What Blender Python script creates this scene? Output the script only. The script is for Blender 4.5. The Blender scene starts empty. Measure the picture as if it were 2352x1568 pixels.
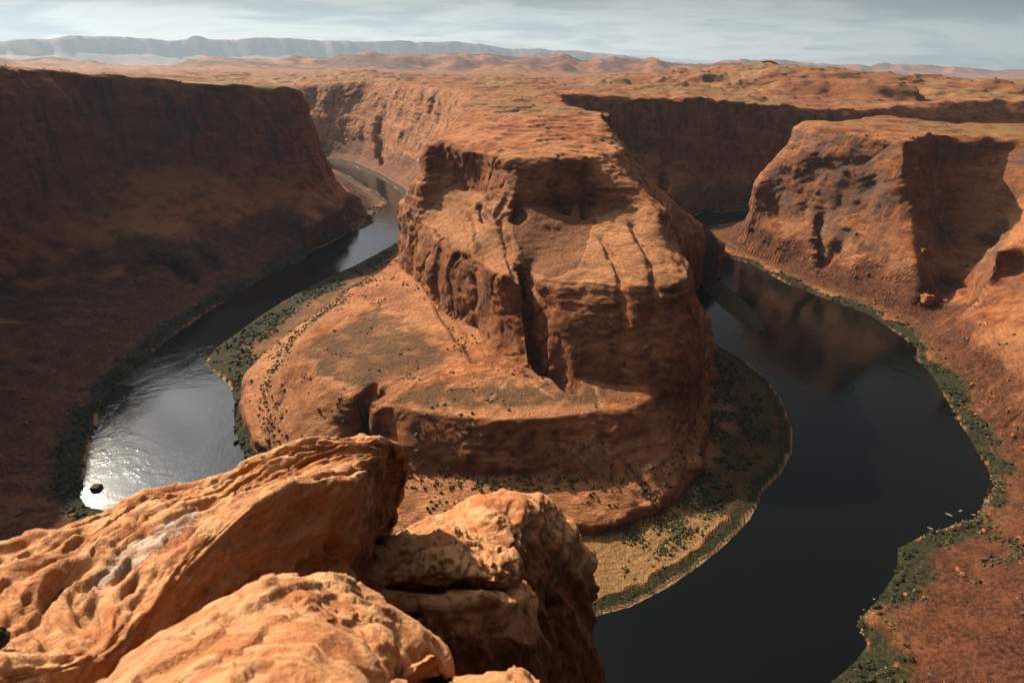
import bpy, math, random
import numpy as np

random.seed(7)
RNG = np.random.default_rng(11)
SC = bpy.context.scene
COL = SC.collection

# ------------------------------------------------------------------ camera
CAM_Z = 300.0
FPX = 1307.0                      # focal length in pixels of a 2352 px wide frame (20 mm lens)
PITCH = math.atan(624.0 / FPX)
ROLL = math.radians(0.8)
fwd = np.array([0, math.cos(PITCH), -math.sin(PITCH)])
up0 = np.array([0, math.sin(PITCH), math.cos(PITCH)])
r0 = np.array([1.0, 0, 0])
cright = math.cos(ROLL) * r0 + math.sin(ROLL) * up0
cup = -math.sin(ROLL) * r0 + math.cos(ROLL) * up0
CAM = np.array([0, 0, CAM_Z])


def ray(u, v):
    return fwd * FPX + cright * (u - 1176.0) - cup * (v - 784.0)


from mathutils import Matrix, Vector
cam_d = bpy.data.cameras.new('camera')
cam = bpy.data.objects.new('camera', cam_d)
COL.objects.link(cam)
cam.matrix_world = Matrix(((cright[0], cup[0], -fwd[0], 0), (cright[1], cup[1], -fwd[1], 0),
                           (cright[2], cup[2], -fwd[2], CAM_Z), (0, 0, 0, 1)))
cam_d.sensor_width = 36.0
cam_d.lens = 36.0 * FPX / 2352.0
cam_d.clip_start = 0.05
cam_d.clip_end = 60000
cam_d.dof.use_dof = True
cam_d.dof.focus_distance = 120.0
cam_d.dof.aperture_fstop = 3.2
SC.camera = cam

# ------------------------------------------------------------------ light
SUN_EL = math.radians(34.0)
SUN_AZ = math.radians(-46.5)            # from +Y towards +X
SUN = np.array([math.cos(SUN_EL) * math.sin(SUN_AZ), math.cos(SUN_EL) * math.cos(SUN_AZ), math.sin(SUN_EL)])
sun_d = bpy.data.lights.new('sun', 'SUN')
sun_d.energy = 5.0
sun_d.angle = math.radians(0.53)
sun_d.color = (1.0, 0.85, 0.65)
sun = bpy.data.objects.new('sun', sun_d)
COL.objects.link(sun)
sun.rotation_euler = Vector(SUN).to_track_quat('Z', 'Y').to_euler()

W = bpy.data.worlds.new('World')
SC.world = W
W.use_nodes = True


class NT:
    """small helper to write node graphs"""
    def __init__(s, tree):
        s.t = tree
        s.n = tree.nodes
        s.n.clear()

    def new(s, kind, **kw):
        nd = s.n.new(kind)
        for k, val in kw.items():
            setattr(nd, k, val)
        return nd

    def link(s, a, b):
        s.t.links.new(a, b)

    def put(s, sock, val):
        if val is None:
            return
        if isinstance(val, bpy.types.NodeSocket):
            s.link(val, sock)
        else:
            if isinstance(val, (tuple, list)) and len(val) == 3 and sock.type == 'RGBA':
                val = (*val, 1.0)
            sock.default_value = val

    def math(s, op, a, b=None, c=None, clamp=False):
        nd = s.new('ShaderNodeMath', operation=op)
        nd.use_clamp = clamp
        s.put(nd.inputs[0], a)
        s.put(nd.inputs[1], b)
        s.put(nd.inputs[2], c)
        return nd.outputs[0]

    def vmath(s, op, a, b=None, out=0):
        nd = s.new('ShaderNodeVectorMath', operation=op)
        s.put(nd.inputs[0], a)
        s.put(nd.inputs[1], b)
        return nd.outputs[out]

    def mix(s, f, a, b, mode='MIX'):
        nd = s.new('ShaderNodeMix', data_type='RGBA', blend_type=mode)
        s.put(nd.inputs[0], f)
        s.put(nd.inputs[6], a)
        s.put(nd.inputs[7], b)
        return nd.outputs[2]

    def ramp(s, f, lo, hi, a=0.0, b=1.0, smooth=True):
        nd = s.new('ShaderNodeMapRange')
        nd.interpolation_type = 'SMOOTHSTEP' if smooth else 'LINEAR'
        s.put(nd.inputs[0], f)
        for i, q in enumerate((lo, hi, a, b)):
            s.put(nd.inputs[1 + i], q)
        return nd.outputs[0]

    def noise(s, vec, scale, detail=4.0, rough=0.55, dist=0.0, out=0):
        nd = s.new('ShaderNodeTexNoise')
        s.put(nd.inputs['Vector'], vec)
        nd.inputs['Scale'].default_value = scale
        nd.inputs['Detail'].default_value = detail
        nd.inputs['Roughness'].default_value = rough
        nd.inputs['Distortion'].default_value = dist
        return nd.outputs[out]

    def scaled(s, vec, sc):
        return s.vmath('MULTIPLY', vec, sc)


w = NT(W.node_tree)
tc = w.new('ShaderNodeTexCoord').outputs['Generated']
sky = w.new('ShaderNodeTexSky', sky_type='NISHITA')
sky.sun_disc = False
sky.sun_elevation = SUN_EL
sky.sun_rotation = SUN_AZ
sky.altitude = 1300
sky.dust_density = 2.0
dirn = w.vmath('NORMALIZE', tc)
sep = w.new('ShaderNodeSeparateXYZ')
w.link(dirn, sep.inputs[0])
dz = w.math('MAXIMUM', sep.outputs[2], 0.0)
den = w.math('ADD', dz, 0.13)
comb = w.new('ShaderNodeCombineXYZ')
w.link(w.math('DIVIDE', sep.outputs[0], den), comb.inputs[0])
w.link(w.math('DIVIDE', sep.outputs[1], den), comb.inputs[1])
cp = comb.outputs[0]
big = w.noise(w.scaled(cp, (0.50, 0.85, 1)), 1.0, 5.0, 0.55, 0.7)
small = w.noise(w.scaled(cp, (1.3, 1.8, 1)), 1.0, 6.0, 0.55, 0.8)
cover = w.ramp(w.math('ADD', w.math('MULTIPLY', big, 0.7), w.math('MULTIPLY', small, 0.3)), 0.33, 0.50)
dens = w.ramp(w.math('ADD', w.math('MULTIPLY', big, 0.6), w.math('MULTIPLY', small, 0.4)), 0.41, 0.60)
sdot = w.vmath('DOT_PRODUCT', dirn, tuple(SUN), out=1)
sd0 = w.math('MAXIMUM', sdot, 0.0)
glow = w.math('ADD', w.math('MULTIPLY', w.math('POWER', sd0, 8.0), 27.0), w.math('MULTIPLY', w.math('POWER', sd0, 90.0), 26.0))
glow = w.math('MULTIPLY', glow, w.ramp(sep.outputs[2], 0.08, 0.26, 0.03, 1.0))
lum = w.math('ADD', w.ramp(sep.outputs[2], 0.02, 0.11, 2.2, 0.0), w.ramp(sep.outputs[2], 0.06, 0.40, 2.3, 1.3))
lum = w.math('ADD', w.math('MULTIPLY', lum, w.ramp(sdot, -0.4, 0.70, 0.07, 1.0)), glow)
ccol = w.mix(dens, (1.0, 0.98, 0.93), (0.44, 0.47, 0.51))
ccol = w.vmath('SCALE', ccol)
w.link(lum, ccol.node.inputs['Scale'])
skymix = w.mix(w.math('MULTIPLY', cover, 0.92), w.mix(1.0, sky.outputs[0], (0.22, 0.22, 0.22), 'MULTIPLY'), ccol)
bg = w.new('ShaderNodeBackground')
w.link(skymix, bg.inputs[0])
bg.inputs[1].default_value = 0.11
wo = w.new('ShaderNodeOutputWorld')
w.link(bg.outputs[0], wo.inputs[0])

SC.view_settings.view_transform = 'Standard'
SC.view_settings.look = 'None'
SC.view_settings.exposure = 0.97
SC.cycles.max_bounces = 6
SC.cycles.diffuse_bounces = 1
SC.cycles.glossy_bounces = 3
SC.cycles.volume_bounces = 0
SC.view_settings.gamma = 1.0
SC.view_settings.use_curve_mapping = False

# ------------------------------------------------------------------ numeric helpers
_T = RNG.random((96, 96, 96), dtype=np.float32) * 2 - 1


def noise3(x, y, z):
    """smooth value noise, -1..1"""
    xf, yf, zf = np.floor(x), np.floor(y), np.floor(z)
    fx, fy, fz = (x - xf).astype(np.float32), (y - yf).astype(np.float32), (z - zf).astype(np.float32)
    i, j, k = xf.astype(np.int64) % 96, yf.astype(np.int64) % 96, zf.astype(np.int64) % 96
    i1, j1, k1 = (i + 1) % 96, (j + 1) % 96, (k + 1) % 96
    fx = fx * fx * (3 - 2 * fx)
    fy = fy * fy * (3 - 2 * fy)
    fz = fz * fz * (3 - 2 * fz)
    a = _T[i, j, k] * (1 - fx) + _T[i1, j, k] * fx
    b = _T[i, j1, k] * (1 - fx) + _T[i1, j1, k] * fx
    c = _T[i, j, k1] * (1 - fx) + _T[i1, j, k1] * fx
    d = _T[i, j1, k1] * (1 - fx) + _T[i1, j1, k1] * fx
    return (a * (1 - fy) + b * fy) * (1 - fz) + (c * (1 - fy) + d * fy) * fz


def fbm(x, y, z, octv=4, gain=0.5, lac=2.03):
    s, a = 0.0, 1.0
    for o in range(octv):
        s = s + a * noise3(x + 13.7 * o, y + 7.1 * o, z + 3.3 * o)
        x, y, z = x * lac, y * lac, z * lac
        a *= gain
    return s


def smooth(a, b, x):
    t = np.clip((x - a) / (b - a), 0, 1)
    return t * t * (3 - 2 * t)


# rim height varies round the bend: factor on every contour level
ANCH = np.array([(0, 0, 1.195), (-700, 830, 1.228), (-700, 650, 1.225), (-690, 1000, 1.175), (-570, 1090, 1.148), (-525, 1120, 1.125), (-450, 1185, 1.075),
                 (-415, 1225, 1.03), (-510, 2280, 1.05), (-915, 2440, 0.98), (0, 900, 1.0), (0, 600, 1.0), (150, 1480, 1.05), (414, 1440, 1.03),
                 (617, 1440, 0.96), (750, 1450, 0.91), (437, 960, 0.925), (528, 900, 0.915), (589, 880, 0.88), (727, 900, 0.86), (900, 1100, 0.9),
                 (550, 250, 1.12), (0, 2600, 1.05), (1500, 1500, 1.0), (3000, 3000, 1.02), (-3000, 3000, 1.05)])


def Sfac(x, y):
    num = 0.0
    den_ = 0.0
    for ax, ay, s in ANCH:
        wgt = 1.0 / ((x - ax) ** 2 + (y - ay) ** 2 + 120.0 ** 2) ** 1.5
        num = num + wgt * s
        den_ = den_ + wgt
    return num / den_


def U(u, v, z):
    """where the sight line through (u, v) meets the contour of level z"""
    d = ray(u, v)
    s = 1.0
    for _ in range(5):
        t = (z * s - CAM_Z) / d[2]
        x, y = d[0] * t, d[1] * t
        s = float(Sfac(x, y)) if z > 0 else 1.0
    return (x, y)


def contour(pts, z):
    out = []
    for p in pts:
        if p[0] == 'w':
            out.append((float(p[1]), float(p[2])))
        else:
            out.append(U(p[0], p[1], z))
    return np.array(out)


def seg_dist(px, py, poly, closed=True):
    n = len(poly)
    best = np.full(px.shape, 1e18, np.float32)
    for i in range(n if closed else n - 1):
        ax, ay = poly[i]
        bx, by = poly[(i + 1) % n]
        dx, dy = bx - ax, by - ay
        L = dx * dx + dy * dy + 1e-9
        t = np.clip(((px - ax) * dx + (py - ay) * dy) / L, 0, 1)
        q = (px - ax - t * dx) ** 2 + (py - ay - t * dy) ** 2
        np.minimum(best, q, out=best)
    return np.sqrt(best)


def inside(px, py, poly):
    r = np.zeros(px.shape, bool)
    n = len(poly)
    for i in range(n):
        ax, ay = poly[i]
        bx, by = poly[(i + 1) % n]
        if ay == by:
            continue
        c = ((ay > py) != (by > py)) & (px < (bx - ax) * (py - ay) / (by - ay) + ax)
        r ^= c
    return r


# ------------------------------------------------------------------ contours of the bend
END_P = [('w', 5000, 2000), ('w', 5000, 9000), ('w', -6000, 9000), ('w', -6000, 2700)]


def wl(*pts):
    return [('w', a, b) for a, b in pts]


P = [
    (0, wl((-1600, 2350), (-915, 2190)) + [(765, 371), (800, 378), (850, 400), (885, 415), (915, 437), (928, 460), (935, 500), (915, 553), (880, 575), (820, 605),
         (760, 632), (700, 662), (650, 690), (600, 722), (540, 765), (490, 800), (465, 835), (478, 852), (505, 868), (530, 890),
         (540, 925), (537, 950), (543, 1000), (560, 1040), (585, 1065), (620, 1110), (690, 1180), (790, 1260), (900, 1340),
         (1020, 1400), (1150, 1440), (1260, 1440), (1365, 1420), (1450, 1395), (1540, 1350), (1620, 1290), (1680, 1240),
         (1725, 1195), (1745, 1160), (1755, 1130), (1800, 1085), (1825, 1040), (1828, 990), (1800, 920), (1760, 870), (1700, 820),
         (1650, 795), (1600, 770), (1560, 720), (1540, 660), (1530, 600), (1520, 560), (1530, 520), (1560, 496), (1620, 489),
         (1700, 484), (1850, 478), ('w', 1300, 1500), ('w', 2500, 1700)]),
    (4, wl((-1600, 2365), (-905, 2205), (-625, 2095), (-552, 2022), (-435, 1835), (-303, 1580), (-225, 1390)) + [(945, 480), (942, 520), (925, 565), (905, 600),
         (860, 640), (790, 680), (720, 735), (650, 785), (600, 826), (560, 865), (549, 925), (547, 955), (554, 1000), (570, 1038), (595, 1060),
         (640, 1095), (720, 1155), (800, 1200), (880, 1236), (960, 1250), (1100, 1260), (1250, 1250), (1370, 1232), (1430, 1210), (1500, 1180),
         (1560, 1145), (1600, 1095), (1620, 1040), (1628, 980), (1632, 930), (1638, 880), (1642, 820), (1632, 760), (1600, 700), (1570, 640),
         (1550, 590), (1545, 550), (1555, 515), (1582, 497), (1620, 482), (1700, 477), (1850, 471), ('w', 1300, 1515), ('w', 2500, 1715)]),
    (22, wl((-1600, 2390), (-890, 2235), (-600, 2115), (-530, 2045), (-415, 1855), (-285, 1600), (-205, 1390)) + [(958, 490), (952, 540), (936, 575), (912, 598),
          (880, 622), (800, 668), (740, 712), (685, 765), (645, 825), (618, 862), (606, 930), (625, 1000), (665, 1035), (740, 1068), (800, 1042), (832, 1004), (845, 985), (856, 1010), (870, 1066),
          (900, 1088), (1000, 1085), (1100, 1090), (1200, 1090), (1300, 1100), (1400, 1098), (1500, 1088), (1560, 1058), (1588, 1010),
          (1600, 960), (1607, 910), (1618, 850), (1624, 800), (1615, 740), (1590, 680), (1565, 620)] +
         wl((375, 1000), (360, 1180), (395, 1300), (450, 1356), (520, 1384), (610, 1404), (720, 1430), (1300, 1535), (2500, 1735))),
    (55, wl((-1600, 2405), (-880, 2255), (-590, 2130), (-515, 2062), (-395, 1872), (-265, 1620), (-190, 1390)) + [(966, 495), (958, 545), (940, 580), (905, 612),
          (840, 652), (775, 702), (725, 750), (692, 790), (676, 806), (705, 842), (735, 856), (765, 890), (806, 913), (830, 902), (852, 882), (880, 872),
          (884, 890), (868, 918), (858, 936), (905, 932), (960, 942), (1060, 955), (1180, 964), (1300, 957), (1400, 944), (1440, 937), (1470, 926), (1505, 916), (1550, 904),
          (1590, 886), (1612, 850), (1620, 800), (1612, 745), (1586, 670), (1566, 610)] +
         wl((345, 900), (315, 1050), (325, 1200), (370, 1318), (432, 1370), (506, 1395), (602, 1415), (720, 1440), (1300, 1550), (2500, 1750))),
    (60, wl((-1600, 2410), (-875, 2262), (-586, 2136), (-510, 2068), (-390, 1877), (-260, 1624), (-184, 1390)) + [(972, 495), (964, 548), (948, 580), (918, 607), (950, 648), (978, 682), (1010, 705), (1060, 735), (1103, 752),
          (1122, 782), (1150, 815), (1200, 845), (1260, 862), (1310, 872), (1400, 880), (1480, 888), (1540, 893), (1585, 880), (1606, 848),
          (1615, 800), (1608, 748), (1582, 675), (1566, 605)] +
         wl((335, 900), (305, 1050), (314, 1200), (360, 1325), (425, 1377), (502, 1402), (600, 1422), (720, 1447), (1300, 1556), (2500, 1756))),
    (84, wl((-1600, 2428), (-868, 2274), (-625, 2166), (-530, 2096), (-445, 2000), (-372, 1876), (-246, 1631), (-178, 1396), (-172, 1200)) + [(966, 492), (956, 542), (938, 572), (924, 584), (940, 596), (980, 632),
          (1020, 659), (1060, 683), (1100, 697), (1125, 715), (1150, 736), (1200, 765), (1250, 785), (1290, 797), (1330, 797), (1400, 801), (1480, 807), (1540, 808), (1580, 798), (1600, 775), (1608, 745), (1600, 705),
          (1576, 655), (1564, 603)] +
         wl((300, 900), (258, 1050), (252, 1200), (290, 1332), (372, 1386), (460, 1408), (556, 1426), (665, 1442), (720, 1456), (1300, 1572), (2500, 1772))),
    (128, wl((-1600, 2450), (-860, 2290), (-660, 2205), (-560, 2152), (-460, 2042), (-350, 1872), (-225, 1642), (-168, 1400), (-155, 1200)) + [(975, 410), (938, 440), (922, 465), (924, 492),
           (960, 512), (1005, 546), (1040, 571), (1075, 585), (1105, 592), (1132, 612), (1160, 632), (1200, 640), (1224, 610), (1246, 640), (1300, 652), (1400, 655),
           (1480, 657), (1540, 655), (1578, 645), (1588, 620), (1570, 590), (1552, 555)] +
          wl((250, 900), (190, 1050), (165, 1200), (190, 1340), (290, 1398), (400, 1416), (500, 1430), (620, 1445), (720, 1468), (1300, 1590), (2500, 1790))),
    (168, wl((-1600, 2470), (-850, 2320), (-660, 2232), (-545, 2182), (-440, 2062), (-325, 1882), (-200, 1644), (-145, 1400), (-128, 1200)) + [(1000, 385), (980, 402), (950, 415), (965, 424), (1010, 422),
           (1060, 432), (1105, 452), (1150, 478), (1250, 476), (1350, 472), (1450, 476), (1505, 488), (1518, 470)] +
          wl((195, 900), (145, 1050), (125, 1200), (155, 1358), (280, 1413), (400, 1428), (500, 1443), (620, 1458), (720, 1482), (1300, 1620), (2500, 1820))),
    (214, wl((-1600, 2490), (-845, 2345), (-655, 2255), (-530, 2202), (-425, 2078), (-310, 1892), (-185, 1648), (-125, 1400), (-108, 1200)) + [(1008, 308), (988, 325), (1030, 329), (1060, 337),
           (1085, 344), (1112, 352), (1150, 357), (1180, 360), (1260, 363), (1340, 360), (1395, 349), (1422, 350), (1432, 338)] +
          wl((150, 850), (118, 1000), (96, 1150), (125, 1388), (270, 1427), (400, 1440), (500, 1453), (620, 1468), (720, 1494), (1300, 1650), (2500, 1850))),
    (244, wl((-1600, 2515), (-840, 2368), (-650, 2280), (-512, 2222), (-408, 2090), (-292, 1900), (-168, 1652), (-105, 1400), (-90, 1200), (-88, 1060)) + [(1064, 246), (1110, 256), (1200, 263), (1300, 263), (1385, 270),
           (1392, 256)] + wl((98, 1100), (82, 1250), (108, 1408), (146, 1424), (219, 1436), (316, 1442), (414, 1450), (515, 1463), (617, 1479), (720, 1506), (1300, 1690), (2500, 1890))),
]
def uy(z_, *pts):
    """points of a level seen in column u at distance Y"""
    out = []
    for u_, Y_ in pts:
        out.append(('w', (u_ - 1176.0) / FPX * (Y_ * math.cos(PITCH) + (CAM_Z - z_) * math.sin(PITCH)), Y_))
    return out


END_H = [('w', 6000, 1600), ('w', 6000, 9000), ('w', -6000, 9000), ('w', -6000, 2250)]
H = [
    (0, [('w', -1500, 1900), (758, 384), (800, 402), (835, 425), (865, 440), (893, 466), (880, 480), (852, 503), (866, 508), (840, 524), (790, 533), (745, 555), (700, 592),
         (640, 622), (560, 665), (470, 722), (380, 785), (300, 850), (250, 900), (225, 950), (208, 1010), (198, 1080), (186, 1140),
         (205, 1163), (260, 1172), (300, 1230), (400, 1330), (560, 1470), (760, 1620), (1000, 1740), (1300, 1800), (1600, 1760), (1800, 1660), (1901, 1568),
         (1958, 1521), (1992, 1478), (1965, 1426), (2016, 1373), (2061, 1306), (2059, 1258), (2126, 1224), (2231, 1191), (2279, 1114),
         (2260, 1066), (2226, 1004), (2192, 951), (2136, 856), (2097, 821), (2104, 799), (2059, 764), (1992, 722), (1883, 682), (1809, 652),
         (1728, 609), (1654, 585), (1588, 553), (1598, 529), (1637, 512), (1700, 503), (1850, 497), ('w', 1300, 1330), ('w', 2500, 1450)]),
    (5, [('w', -1500, 1885), (762, 390), (795, 407), (818, 425), (843, 442), (862, 460), (848, 480), (825, 503), (800, 516), (770, 528), (735, 546), (695, 578), (635, 606),
         (550, 648), (455, 703), (360, 762), (280, 822), (222, 880), (192, 940), (175, 1010), (162, 1080), (148, 1140), (168, 1190),
         (230, 1240), (350, 1350), (520, 1500), (740, 1660), (1000, 1790), (1300, 1850), (1620, 1810), (1850, 1700), (1960, 1610), (2030, 1545),
         (2062, 1480), (2050, 1430), (2085, 1385), (2120, 1325), (2130, 1280), (2185, 1248), (2280, 1218), (2335, 1130), (2325, 1060),
         (2290, 995), (2240, 925), (2185, 838), (2150, 790), (2115, 748), (2060, 718), (1990, 690), (1890, 652), (1820, 625), (1745, 588),
         (1685, 565), (1640, 545), (1655, 524), (1720, 507), (1850, 492), ('w', 1300, 1318), ('w', 2500, 1440)]),
    (42, [('w', -1500, 1850), (745, 388), (770, 405), (792, 425), (806, 445), (797, 466), (778, 488), (750, 506), (708, 520)] +
         uy(48, (640, 1025), (570, 970), (500, 915), (420, 850), (300, 810), (200, 795), (100, 722), (0, 642)) + wl((-560, 545), (-505, 438), (-440, 325), (-352, 222)) + [('w', -245, 150),
          ('w', -130, 106), ('w', 0, 86), ('w', 120, 92), ('w', 220, 120), ('w', 300, 175), ('w', 360, 250), ('w', 440, 330), (2400, 960), (2330, 870), (2270, 795), (2205, 738), (2225, 700), (2215, 655), (2170, 645), (2120, 660),
          (2090, 664), (2010, 632), (1930, 602), (1850, 577), (1790, 560), (1750, 545), (1722, 528), (1715, 512), (1730, 502), (1780, 488), (1900, 480), ('w', 1350, 1270),
          ('w', 2500, 1380)]),
    (80, [('w', -1500, 1838)] + uy(83, (745, 1340), (760, 1240), (748, 1180), (705, 1128)) +
         uy(92, (640, 1088), (570, 1048), (500, 1003), (420, 948), (300, 908), (200, 885), (100, 805), (0, 720)) + wl((-595, 585), (-545, 470), (-480, 360), (-415, 268), (-355, 206)) + [('w', -262, 130),
          ('w', -135, 84), ('w', 0, 66), ('w', 125, 74), ('w', 236, 104), ('w', 325, 160), ('w', 400, 240), ('w', 500, 340), (2440, 800), (2360, 690), (2300, 655), (2258, 650), (2252, 610), (2300, 565), (2200, 552), (2140, 580), (2095, 593),
          (2010, 566), (1930, 540), (1850, 517), (1790, 499), (1752, 486), (1728, 470), (1722, 460), (1740, 452), (1790, 448), (1920, 442), ('w', 1375, 1235),
          ('w', 2500, 1340)]),
    (125, [('w', -1500, 1825)] + uy(130, (722, 1330), (735, 1230), (722, 1185), (690, 1160)) +
          uy(145, (640, 1135), (570, 1102), (500, 1066), (420, 1030), (300, 988), (200, 952), (100, 868), (0, 782)) + wl((-638, 660), (-592, 535), (-530, 405), (-462, 285), (-388, 184)) + [('w', -283, 102), ('w', -140, 64), ('w', 0, 50), ('w', 130, 58), ('w', 250, 90), ('w', 350, 140), ('w', 450, 230), ('w', 560, 340), ('w', 690, 480),
           (2440, 600), (2360, 572), (2288, 574), (2330, 545), (2300, 490), (2200, 480), (2140, 488), (2096, 508), (2010, 486), (1930, 467), (1850, 451), (1780, 439), (1738, 433), (1730, 424), (1748, 413),
           (1800, 408), (1950, 402), ('w', 1400, 1200), ('w', 2500, 1300)]),
    (205, [('w', -1500, 1810)] + uy(215, (690, 1300), (702, 1220), (690, 1190)) +
          uy(238, (640, 1165), (570, 1135), (500, 1102), (420, 1068), (300, 1028), (200, 985), (100, 900), (0, 812)) + wl((-652, 690), (-608, 570), (-548, 435), (-482, 300), (-412, 165)) + [('w', -310, 66), ('w', -150, 24), ('w', 0, 12), ('w', 140, 22), ('w', 290, 58), ('w', 410, 120), ('w', 540, 240), ('w', 720, 440), ('w', 860, 560), ('w', 880, 700),
           (2340, 372), (2280, 366), (2200, 362), (2130, 366), (2090, 380), (2010, 366), (1930, 354), (1850, 342), (1800, 330), (1815, 323), (1880, 319), (2000, 315),
           ('w', 1500, 1130), ('w', 2500, 1200)]),
]
PC = [(z, contour(p + END_P, z)) for z, p in P]
HC = [(z, contour(p + END_H, z)) for z, p in H]
RIM_OFF = 14.0                # the rim lies this far back from the last outer contour


def px_line(pts):
    return np.array([U(a, b, z) for a, b, z in pts])


# clefts in the rock: pixel path with level, half width (m), depth (m)
CLEFTS = [
    ([(1318, 885, 60), (1290, 800, 84), (1262, 735, 108), (1236, 650, 136), (1215, 592, 145), (1204, 565, 150)], 5.0, 36),
    ([(1050, 606, 136), (1035, 580, 139), (1015, 548, 145), (985, 500, 152)], 3.4, 7),
    ([(1090, 640, 137), (1070, 600, 140), (1040, 545, 150), (1000, 480, 160)], 2.6, 5),
    ([(1205, 650, 136), (1185, 595, 142), (1172, 560, 150), (1150, 500, 160)], 2.4, 5),
    ([(1445, 660, 136), (1425, 610, 141), (1380, 530, 156)], 2.4, 5),
    ([(1512, 650, 136), (1495, 600, 141), (1480, 565, 149), (1450, 505, 161)], 2.4, 5),
    ([(1100, 560, 146), (1082, 520, 155), (1060, 455, 165)], 2.2, 5),
    ([(1150, 470, 168), (1128, 430, 190), (1108, 380, 209), (1100, 352, 216)], 4.5, 11),
    ([(1190, 475, 168), (1186, 430, 192), (1200, 385, 210)], 2.6, 10),
    ([(1268, 470, 168), (1285, 420, 193), (1312, 385, 209)], 5.0, 10),
    ([(1360, 470, 168), (1350, 400, 204), (1345, 358, 216)], 2.6, 10),
    ([(845, 1010, 30), (838, 960, 48), (845, 920, 54), (880, 895, 55)], 3.5, 16),
    ([(1490, 1150, 8), (1460, 1090, 22), (1420, 1020, 40), (1395, 985, 50)], 1.8, 4),
    ([(1920, 590, 42), (1915, 500, 110), (1905, 430, 150), (1925, 380, 185)], 5.5, 40),
    ([(330, 600, 35), (340, 480, 95), (350, 350, 165), (345, 250, 215)], 9, 30),
    ([(480, 560, 50), (440, 470, 95), (400, 400, 130), (380, 310, 180)], 8, 22),
    ([(1420, 470, 40), (1440, 380, 110), (1450, 300, 180), (1440, 215, 240)], 9, 30),
    ([(1580, 480, 25), (1560, 390, 118), (1540, 310, 180), (1530, 225, 235)], 9, 30),
    ([(1700, 480, 25), (1660, 390, 118), (1650, 310, 180), (1640, 235, 235)], 9, 28),
    ([(870, 340, 60), (868, 290, 118), (872, 240, 180), (868, 200, 235)], 12, 40),
    ([(1010, 345, 60), (985, 290, 118), (970, 262, 170), (975, 225, 212)], 9, 30),
    ([(755, 340, 40), (735, 282, 118), (715, 240, 175), (722, 205, 230)], 14, 30),
]
CL = [(px_line(p), max(hw, 0.0052 * (150 + float(np.hypot(*px_line(p)[0])))), dp) for p, hw, dp in CLEFTS]
ISLAND = np.array([U(a, b, 0) for a, b in [(1588, 612), (1612, 622), (1650, 645), (1700, 680), (1745, 722), (1762, 764), (1735, 760), (1695, 735), (1650, 700), (1612, 662)]])


def plateau_relief(x, y):
    n = fbm(x / 260.0, y / 260.0, 0.5 + 0 * x, 4)
    n2 = fbm(x / 80.0, y / 55.0, 4.5 + 0 * x, 3)
    q = 8.0 * n + 6.5 * n2 + 16
    st = 4.6
    k = np.floor(q / st)
    f = q / st - k
    return ((k + smooth(0.70, 1.0, f)) * st - 16) * (1.0 + 0.9 * smooth(1300, 2600, np.hypot(x, y)))


def sky_line(pts):
    """a skyline given as pixels -> (azimuth, tangent of elevation)"""
    az, te = [], []
    for u_, v_ in pts:
        d = ray(u_, v_)
        az.append(math.atan2(d[0], d[1]))
        te.append(d[2] / math.hypot(d[0], d[1]))
    return np.array(az), np.array(te)


RIDGES = [   # distance, front width, back width, noise, mesa?, skyline
    (32000, 3200, 2500, 380, 1, [(-500, 100), (-200, 98), (0, 95), (60, 90), (135, 88), (140, 86), (240, 85), (330, 90), (380, 93), (432, 92), (440, 84), (462, 84), (474, 90), (600, 89), (700, 93), (870, 96),
                               (940, 95), (1000, 97), (1060, 99), (1130, 106), (1160, 112), (1200, 113), (1300, 117), (1400, 126), (1480, 134), (1540, 143), (1700, 160), (3000, 190)]),
    (25000, 2600, 2500, 320, 1, [(1500, 170), (1600, 152), (1650, 144), (1690, 141), (1702, 136), (1780, 139), (1850, 145), (1930, 148), (2000, 151), (2012, 146), (2035, 146), (2048, 151), (2080, 150), (2200, 156), (2352, 163), (2700, 172), (3200, 185)]),
    (9500, 3200, 1200, 380, 0, [(-600, 150), (0, 137), (60, 133), (120, 133), (170, 142), (210, 140), (250, 148), (300, 152), (380, 150), (430, 132), (460, 126), (490, 134), (560, 132), (620, 135), (670, 128),
                             (740, 130), (830, 120), (850, 118), (880, 126), (940, 124), (1000, 126), (1050, 122), (1075, 116), (1110, 122), (1180, 128), (1260, 133), (1290, 125), (1330, 134),
                             (1395, 135), (1410, 130), (1440, 133), (1480, 138), (1498, 133), (1540, 142), (1600, 146), (1660, 143), (1750, 147), (1900, 160), (2400, 190)]),
    (3050, 420, 500, 90, 0, [(300, 205), (400, 178), (430, 167), (470, 171), (520, 165), (570, 168), (600, 174), (640, 196), (740, 196), (765, 172), (785, 163), (805, 170), (880, 172), (960, 175), (1100, 184), (1300, 200)]),
    (3000, 900, 900, 120, 0, [(1250, 205), (1350, 178), (1400, 169), (1500, 166), (1600, 161), (1700, 157), (1800, 153), (1880, 154), (1960, 159), (2050, 168), (2120, 173), (2200, 175), (2280, 179), (2352, 188), (2600, 200)]),
    (2150, 130, 260, 60, 0, [(1750, 200), (1800, 183), (1850, 181), (1950, 183), (2050, 188), (2120, 200)]),
    (2500, 160, 300, 60, 0, [(1330, 190), (1400, 173), (1550, 171), (1640, 168), (1700, 174), (1760, 190)]),
]
RLINES = [(R, wf, wb, nz_, ms, *sky_line(p)) for R, wf, wb, nz_, ms, p in RIDGES]


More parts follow.
